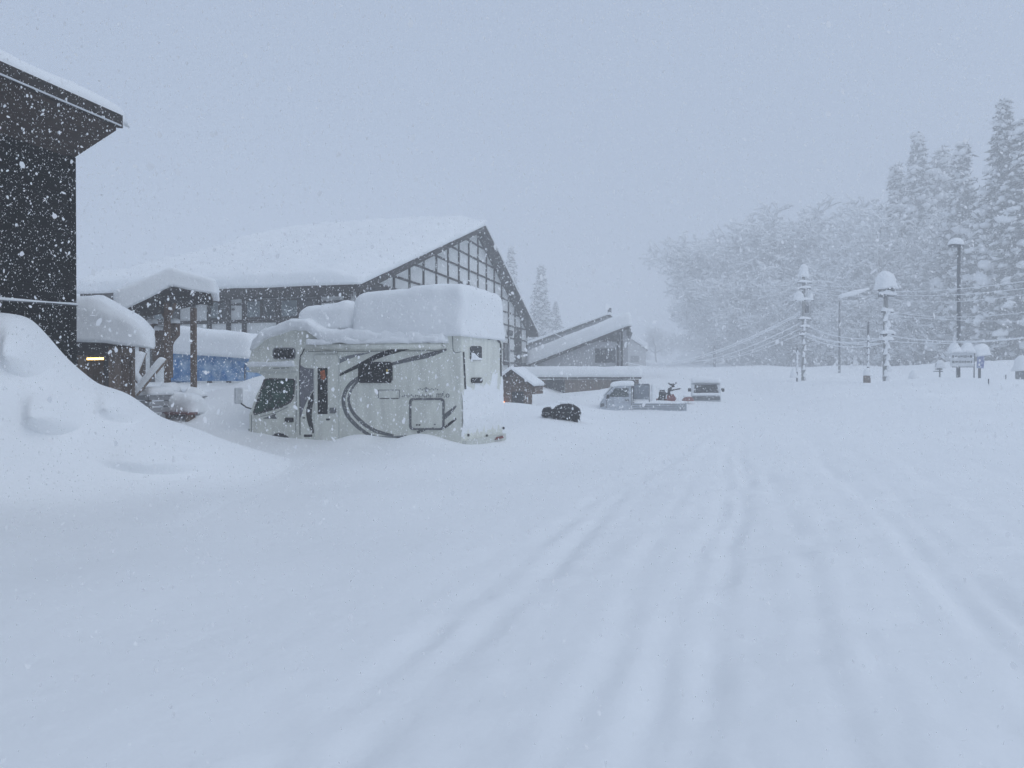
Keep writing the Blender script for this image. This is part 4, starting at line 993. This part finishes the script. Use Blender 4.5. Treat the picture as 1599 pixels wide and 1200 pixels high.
for k in range(13): blob("clinging_snow", u2, (.07 * (-1) ** k * (1 + k % 3) * .6, -.17, .1 + k * .36), .30, .18, .40, k + 20, .08, ns=4)
sp_ = P(1356, 598, Y2 - .5); zs_ = Hf(sp_.x, sp_.y)
u3 = empty("guard_post", (sp_.x, sp_.y, zs_), 0, "short slim snowy post with a meter box beside the transformer pole", "post")
pole_tube("pole", STEEL, u3, P(1356, 503, Y2).z - zs_, .075, .06); box("meter_box", BROWN, u3, (-.12, -.1, .25), (.36, .25, .62)); blob("snow_cap", u3, (-.12, -.1, .55), .42, .36, .45, 3, .05)
for k in range(6): blob("clinging_snow", u3, (-.02, -.08, .7 + k * .42), .15, .12, .34, k + 40, .05, ns=5)
tp_ = P(1245, 600, Y1 - 1); zp_ = Hf(tp_.x, tp_.y)
u4 = empty("guard_post", (tp_.x, tp_.y, zp_), 0, "short leaning post with a snow lump beside the plain utility pole", "post"); pole_tube("pole", STEEL, u4, P(1245, 545, Y1).z - zp_, .07, .06)
blob("snow_lump", u4, (-.25, 0, .3), .6, .5, .6, 2, .08); 
for k in range(5): blob("clinging_snow", u4, (0, -.08, .8 + k * .34), .17, .12, .34, k + 60, .05, ns=5)
fp_ = P(1311, 592, 75); zf_ = Hf(fp_.x, fp_.y)
u5 = empty("lamp_pole", (fp_.x, fp_.y, zf_), 0, "slim dark pole in front of the trees, with a snow-draped hooked arm", "pole"); pole_tube("pole", STEEL, u5, P(1311, 470, 75).z - zf_, .12, .08)
za = P(1311, 466, 75).z - zf_
m = MB(); m.tube([(0, 0, za - .1), (.25, 0, za + .15), (1.4, 0, za + .35), (3.2, 0, za + .9)], .05, 6); m.build("arm", STEEL, u5); m = MB(); m.tube([(0, 0, za), (.3, 0, za + .25), (1.4, 0, za + .5), (3.0, 0, za + .95)], [.12, .22, .26, .12], 8); m.build("arm_snow", SNOW, u5, True)
f2 = P(1116, 592, 105); zf2 = Hf(f2.x, f2.y); u6 = empty("far_pole", (f2.x, f2.y, zf2), 0, "faint short pole far off where the wires dip", "pole"); pole_tube("pole", STEEL, u6, P(1116, 540, 105).z - zf2, .2, .16); box("crossarm", STEEL, u6, (0, 0, P(1116, 552, 105).z - zf2), (1.6, .1, .12))
# wires: each a cable sleeved with snow
def wire(a, b, sag, r, label, n=22):
    a, b = Vector(a), Vector(b); pts = []; 
    for i in range(n + 1):
        f = i / n; p = a.lerp(b, f); p.z -= sag * 4 * f * (1 - f); pts.append(p)
    m = MB(); m.tube(pts, [r * (1 + .25 * math.sin(i * 2.7 + a.z)) for i in range(n + 1)], 6); o = m.build("overhead_wire", SNOW, None, True)
    o.data.name = "wire"; t = tag(o, label, "wire", "snow-sleeved overhead wires"); return o
G1 = "snow-sleeved wire dipping from the plain utility pole towards the houses"
for (pa1, pb1, sg_, r_) in (((1250, 488), (1040, 566), .9, .055), ((1250, 491), (1040, 569), .9, .05), ((1253, 503), (1060, 566), 1.0, .05), ((1253, 512), (1075, 562), 1.1, .035), ((1250, 522), (1080, 568), .7, .03)):
    wire(P(*pa1, Y1), P(*pb1, 120), sg_, r_, G1)
G2 = "snow-sleeved wire strung between the two utility poles"
for (ya, yb, sg_, r_) in ((508, 528, .45, .035), (520, 529, .5, .045), (522, 536, .35, .05), (525, 536, .55, .04), (443, 448, .15, .02), (455, 462, .2, .022), (449, 456, .15, .018)):
    wire(P(1258, ya, Y1), P(1381, yb, Y2), sg_, r_, G2)
G3 = "snow-sleeved wire running from the transformer pole away past the lamp post"
for (ya, yb, sg_, r_) in ((524, 512, .5, .035), (533, 514, .35, .03), (456, 424, .25, .024), (461, 436, .3, .022), (468, 442, .45, .018), (486, 470, .55, .018), (492, 500, .2, .018)):
    wire(P(1386, ya, Y2), P(1700, yb, 33), sg_, r_, G3)
wire(P(838, 505, 52), P(1030, 575, 58), .6, .03, "snowy service wire from the timbered house gable over the pale house", 20)
# small things in the snow
def capped(px, Y, h, label, name, cat, r=.1, cap=.4):
    p = P(px, 595, Y); z = Hf(p.x, p.y); t = empty(name, (p.x, p.y, z), 0, label, cat); pole_tube("post", STEEL, t, h, r, r * .9, -.5); blob("snow_cap", t, (0, 0, h - .08), cap, cap, cap * .9, int(px), .04, r=cap * .4); return t
b1 = capped(1427, 46, .45, "small bollard almost lost under a round snow cap", "bollard", "bollard", .14, .5); blob("clinging_snow", b1, (0, -.1, -.15), .45, .4, .6, 5, .06)
t1 = capped(1468, 44, 1.0, "thin T-shaped sign post with a snow-plastered top", "sign_post", "sign", .04, .5); box("cross_plate", STEEL, t1, (-.1, 0, .72), (.55, .04, .05)); box("back_plate", GREYP2, t1, (-.05, 0, 1.0), (.4, .03, .4))
def stake(px, py, Y, h, label): 
    p = P(px, py, Y); t = Hf(p.x, p.y); m = MB(); m.tube([(p.x, p.y, t - .3), (p.x + .01, p.y, t + h)], .028, 6); tag(m.build("marker_stake", STEEL), label, "stake")
stake(1544, 599, 38, .28, "short dark stake poking out of the snow beside the blue sign"); stake(1571, 590, 44, .55, "thin taller stake in the snow before the cedars"); stake(1463, 590, 45, .25, "tiny dark stake beside the T-shaped sign post")
c2 = capped(1597, 40, .7, "snow-heaped pale cabinet in front of the cedars", "utility_cabinet", "cabinet", .22, .8); box("cabinet", GREYP2, c2, (0, 0, .3), (.5, .4, .8))
rk = P(1446, 583, 46); m = MB(); m.box((rk.x, rk.y, Hf(rk.x, rk.y) + .12), (.3, .2, .25)); tag(m.build("dark_stub", STEEL, None, bevel=.05), "dark stub showing through snow between bollard and sign post", "stub")

# ------------------------------------------------------------------ trees
def ico(sub=1):
    bm = bmesh.new(); bmesh.ops.create_icosphere(bm, subdivisions=sub, radius=1)
    V = np.array([v.co[:] for v in bm.verts]); Fc = np.array([[v.index for v in f.verts] for f in bm.faces]); bm.free(); return V, Fc
ICOV, ICOF = ico(1)
def stamp(Vt, Ft, pos, scl, rng, tilt=.5, jit=.22):
    n = len(pos); k = len(Vt)
    a = rng.uniform(0, 6.28, n); ca, sa = np.cos(a), np.sin(a); b = rng.normal(0, tilt, n); cb, sb_ = np.cos(b), np.sin(b)
    V = np.repeat(Vt[None], n, 0) * (1 + rng.normal(0, jit, (n, k, 1))); V = V * scl[:, None, :]
    y = V[..., 1] * cb[:, None] - V[..., 2] * sb_[:, None]; z = V[..., 1] * sb_[:, None] + V[..., 2] * cb[:, None]
    x = V[..., 0] * ca[:, None] - y * sa[:, None]; y = V[..., 0] * sa[:, None] + y * ca[:, None]
    V = np.stack([x, y, z], -1) + pos[:, None, :]
    Fc = Ft[None] + (np.arange(n) * k)[:, None, None]
    return V.reshape(-1, 3), Fc.reshape(-1, Ft.shape[1])
rngl = np.random.default_rng(3)
# a spray of needles: crossed narrow blades
LV = []; LF = []
for k in range(9):
    d = rngl.normal(size=3); d[2] = d[2] * .5 - .35; d /= np.linalg.norm(d); e = np.cross(d, rngl.normal(size=3)); e /= np.linalg.norm(e)
    b0_ = len(LV); c0 = rngl.normal(size=3) * .3
    LV += [c0 - e * .16, c0 + e * .16, c0 + d * .95]; LF.append((b0_, b0_ + 1, b0_ + 2))
LV = np.array(LV); LF = np.array(LF)
def make_conifer(Hh, Rm, seed, label):
    rng = np.random.default_rng(seed); pos = []; sc2 = []; br = []
    z = Hh * .10
    while z < Hh - .3:
        f = z / Hh; R = Rm * (1 - f) ** .8 + .08; nb = int(5 + 3 * (1 - f))
        a0 = rng.uniform(0, 6.28)
        for k in range(nb):
            a = a0 + k * 6.283 / nb + rng.normal(0, .25); Rb = R * rng.uniform(.62, 1.12); m_ = max(2, int(Rb / .36))
            p_prev = (0, 0, z)
            for j in range(m_):
                t_ = (j + 1) / m_
                if t_ < .3: continue
                r_ = Rb * t_; zz = z + .15 * Rb * math.sin(t_ * 2.2) - .38 * Rb * t_ * t_
                pos.append((r_ * math.cos(a) + rng.normal(0, .12), r_ * math.sin(a) + rng.normal(0, .12), zz + rng.normal(0, .1))); s_ = rng.uniform(.34, .62) * (1 - .5 * f ** 2); sc2.append(s_)
            br.append((z, a, Rb))
        z += rng.uniform(.36, .52) * (1.15 - .45 * f)
    pos = np.array(pos); sc2 = np.array(sc2)
    t = empty("cedar_tree", (0, 0, 0), 0, label, "tree", "cedars at the edge of the wood")
    m = MB(); m.tube([(0, 0, -1), (0, 0, Hh * .5), (0, 0, Hh)], [.02 * Hh, .012 * Hh, .03], 9); m.build("trunk", BARK, t, True)
    V, Fc = stamp(LV, LF, pos, np.repeat(sc2[:, None] * 1.45, 3, 1), rng); np_mesh("crown", V, Fc, NEEDLE, t)["kind"] = "stuff"
    keep = rng.random(len(pos)) < .96
    sp = pos[keep] * np.array((1.04, 1.04, 1)) + np.array((0, 0, .15)) ; ss = sc2[keep]; big = np.where(rng.random(len(sp)) < .12, 1.75, 1.0) * rng.uniform(.6, 1.1, len(sp))
    V, Fc = stamp(ICOV, ICOF, sp, np.stack([ss * .80 * big, ss * .70 * big, ss * .50 * big], -1), rng, .35); np_mesh("crown_snow", V, Fc, SNOW, t, True)["kind"] = "stuff"
    m = MB()
    for (zz, a, Rb) in br[::2]: m.tube([(0, 0, zz), (Rb * .5 * math.cos(a), Rb * .5 * math.sin(a), zz + .08 * Rb), (Rb * .9 * math.cos(a), Rb * .9 * math.sin(a), zz - .2 * Rb)], [.05, .035, .015], 4, False)
    m.build("limbs", BARK, t, fix=False)["kind"] = "stuff"
    return t, Hh
def make_bare(Hh, spread, seed, label):
    rng = np.random.default_rng(seed); segs = []
    def grow(p, d, L, r, lev):
        n = 3 if lev < 3 else 2; q = p
        for i in range(n):
            d = d + rng.normal(0, .13, 3) + np.array((0, 0, .06 if lev < 2 else -.02)); d = d / np.linalg.norm(d)
            q2 = q + d * L / n; r2 = r * (1 - .28 * (i + 1) / n); segs.append((q, q2, r * (1 - .28 * i / n), r2, lev)); q = q2
            if lev < 5 and (i > 0 or lev > 0):
                for _ in range(2 if lev < 4 else 2):
                    if lev == 0 and i < 1: continue
                    ax_ = rng.normal(size=3); e = np.cross(d, ax_); e /= np.linalg.norm(e) + 1e-9
                    ang = rng.uniform(.5, 1.05) * spread; nd = d * math.cos(ang) + e * math.sin(ang); nd[2] += .10
                    grow(q, nd / np.linalg.norm(nd), L * rng.uniform(.52, .74), r2 * .62, lev + 1)
    grow(np.array((0., 0., -1.)), np.array((0., 0., 1.)), Hh * .50, .022 * Hh, 0)
    t = empty("bare_tree", (0, 0, 0), 0, label, "tree", "snow-laden bare trees beyond the wires")
    top = max(s_[1][2] for s_ in segs); k_ = Hh / top
    mt, mc = MB(), MB(); SV = []; SS = []
    for (a, b, r0, r1, lev) in segs:
        a, b = a * k_, b * k_
        if lev <= 1: mt.tube([a, b], [r0, r1], 7, False)
    fine = [(a * k_, b * k_, max(.022, r0), max(.016, r1), l) for a, b, r0, r1, l in segs if l >= 2]
    def prisms(sl, up, grow_, rmin):
        A2 = np.array([x[0] for x in sl]); B2 = np.array([x[1] for x in sl]); r0 = np.maximum(np.array([x[2] for x in sl]) * grow_, rmin); r1 = np.maximum(np.array([x[3] for x in sl]) * grow_, rmin)
        D = B2 - A2; D /= np.linalg.norm(D, axis=1)[:, None] + 1e-9; U = np.cross(D, np.array((.31, .17, .93))); U /= np.linalg.norm(U, axis=1)[:, None] + 1e-9; W2 = np.cross(D, U)
        V = []
        for E, rr2 in ((A2, r0), (B2, r1)):
            for k in range(3):
                an = k * 2.0944; V.append(E + (U * math.cos(an) + W2 * math.sin(an)) * rr2[:, None] + np.array((0, 0, 1.0)) * (rr2 * up)[:, None])
        V = np.stack(V, 1).reshape(-1, 3); f0 = np.array([(0, 1, 4, 3), (1, 2, 5, 4), (2, 0, 3, 5)]); Fc = f0[None] + (np.arange(len(sl)) * 6)[:, None, None]
        return V, Fc.reshape(-1, 4)
    mt.build("trunk", BARK, t, True, fix=False)
    V, Fc = prisms(fine, 0, 1.0, .016); np_mesh("crown", V, Fc, TWIG, t)["kind"] = "stuff"
    fl = [x for x in fine if abs((x[1] - x[0])[2]) < .95 * np.linalg.norm(x[1] - x[0])]
    V, Fc = prisms(fl, .7, 1.15, .075)
    tips = np.array([x[1] for x in fine if x[4] >= 4]); tips = tips[rng.random(len(tips)) < .55]; sz = rng.uniform(.10, .24, len(tips))
    V2, F2 = stamp(ICOV, ICOF, tips + np.array((0, 0, .06)), np.stack([sz * 1.2, sz, sz * .6], -1), rng, .4); np_mesh("tip_snow", V2, F2, SNOW, t)["kind"] = "stuff"
    np_mesh("crown_snow", V, Fc, SNOW, t)["kind"] = "stuff"
    return t, Hh
protoA = [make_conifer(20, 3.1, 1, ""), make_conifer(18, 2.7, 2, ""), make_conifer(15, 3.3, 3, "")]
protoB = [make_bare(15, 1.0, 5, ""), make_bare(14, 1.15, 6, ""), make_bare(13, 1.1, 8, "")]
used = set()
def place(protos, k, px, top, Y, label, rz, wide=1.0):
    t, Hh = protos[k]; key = (id(protos), k)
    o = t if key not in used else copy_tree(t); used.add(key)
    p = P(px, 590, Y * 1.72); Y *= 1.72; z = Hf(p.x, p.y) - .2; h = P(px, top, Y).z - z; s_ = h / Hh
    o.location = (p.x, p.y, z); o.scale = (s_ * wide, s_ * wide, s_); o.rotation_euler = (0, 0, rz); o["label"] = label
    return o
LC = "snow-clotted cedar in the wood behind the lamp post and signs"
place(protoA, 0, 1566, 155, 50, "tallest snow-clotted cedar, its pointed top rising above the whole wood", .3, .95)
place(protoA, 1, 1600, 185, 48, "broad snow-clotted cedar close beside the tallest cedar", 1.7, 1.15)
place(protoA, 1, 1503, 222, 58, "cedar with narrow snowy top between the tallest cedar and the paired cedars", 2.4, .9)
place(protoA, 0, 1432, 207, 68, "hazy cedar standing taller than the bare trees beside it", 4.0, .95)
for i, (px, top, Y, wd) in enumerate(((1470, 228, 72, 1), (1400, 256, 72, .95), (1545, 300, 54, 1.2), (1520, 330, 56, 1.2), (1585, 330, 50, 1.2), (1478, 350, 62, 1.3), (1560, 400, 58, 1.4), (1440, 330, 70, 1.2), (1625, 240, 52, 1.1), (1650, 200, 55, 1.0), (1510, 420, 66, 1.4))):
    place(protoA, (2, 1, 2)[i % 3], px, top, Y, LC, i * 1.3, wd)
place(protoA, 1, 845, 415, 92, "faint cedar rising behind the timbered house roof", .9, 1.15)
place(protoA, 0, 798, 384, 96, "faint taller cedar half hidden by the timbered house gable", 2.9, .9)
place(protoA, 2, 868, 470, 98, "faint short cedar beside the faint cedar behind the timbered house", 3.9, .9)
LB = "snow-laden bare tree in the hazy stand beyond the wires"
LB = ["tall snow-laden bare tree behind the transformer pole, touching the hazy cedars", "tall snow-laden bare tree between the hooked pole and the transformer pole", "tall snow-laden bare tree rising behind the slim hooked pole",
      "tall snow-laden bare tree rising straight behind the plain utility pole", "snow-laden bare tree beyond the plain utility pole, crown a little lower than its neighbour's", "medium snow-laden bare tree above the middle of the dipping wires",
      "small snow-laden bare tree over the low end of the dipping wires", "outermost small bare tree of the stand, above the faint far pole"]
for i, (px, top, Y, wd) in enumerate(((1375, 318, 72, 1.0), (1335, 322, 78, 1.1), (1292, 318, 80, 1.1), (1250, 328, 84, 1.1), (1210, 352, 88, 1.1), (1188, 378, 92, 1.0), (1160, 420, 98, 1.0), (1140, 452, 104, .95),
                                     (1350, 400, 66, 1.2), (1300, 410, 70, 1.2), (1240, 420, 76, 1.2), (1212, 440, 82, 1.1), (1400, 330, 66, 1.1), (1425, 410, 62, 1.2), (1270, 470, 68, 1.4), (1330, 480, 62, 1.3), (1390, 470, 60, 1.3), (1450, 440, 58, 1.3), (1195, 500, 92, 1.2))):
    place(protoB, i % 3, px, top, Y, LB[i] if i < 8 else "low snow-laden bare tree filling the front of the stand under the taller crowns", i * 2.1, wd)
place(protoB, 1, 1025, 505, 112, "very faint bare tree beyond the far gabled house", .4, 1.0)
place(protoB, 2, 1060, 520, 125, "very faint low bare tree behind the distant grey house", 1.4, 1.2)

# ------------------------------------------------------------------ falling snow
rf = np.random.default_rng(5)
def flakes(n, lo, hi, dens=None):
    return rf.uniform(lo, hi, (n, 3))
def wedge(n, r0, r1, z1):
    """points spread evenly through a wide wedge of air over the lot"""
    out = np.empty((0, 3))
    while len(out) < n:
        p = rf.uniform((-r1, 0.2, .15), (r1, r1, z1), (n, 3)); r = np.hypot(p[:, 0], p[:, 1])
        k = (r > r0) & (r < r1) & (np.abs(p[:, 0]) < p[:, 1] * 1.0 + 1.5) & (p[:, 2] < 2.5 + r * .75)
        out = np.concatenate([out, p[k]])
    return out[:n]
pts = np.concatenate([wedge(260000, 2.0, 13, 12), wedge(80000, 13, 36, 20)])
n = len(pts); rad_ = np.clip(rf.lognormal(-5.50, .45, n), .0015, .012)
TV = np.array([(math.cos(k * math.pi / 3) * .8, 0, math.sin(k * math.pi / 3) * 1.15) for k in range(6)]); TF = np.array([(0, 1, 2, 5), (2, 3, 4, 5)])
V, Fc = stamp(TV, TF, pts, np.repeat(rad_[:, None], 3, 1), rf, .6, .18)
FL = bpy.data.materials.new("snowflake"); FL.use_nodes = True; fn = FL.node_tree.nodes; fn.clear()
fo = fn.new("ShaderNodeOutputMaterial"); fm = fn.new("ShaderNodeMixShader"); fd = fn.new("ShaderNodeBsdfDiffuse"); ft = fn.new("ShaderNodeBsdfTranslucent")
fd.inputs[0].default_value = (.97, .97, .97, 1); ft.inputs[0].default_value = (.97, .97, .97, 1)
FL.node_tree.links.new(fd.outputs[0], fm.inputs[1]); FL.node_tree.links.new(ft.outputs[0], fm.inputs[2]); FL.node_tree.links.new(fm.outputs[0], fo.inputs[0])
fs = np_mesh("falling_snow", V, Fc, FL, None)
tag(fs, "fine falling snowflakes filling the air", "snowfall", kind="stuff")
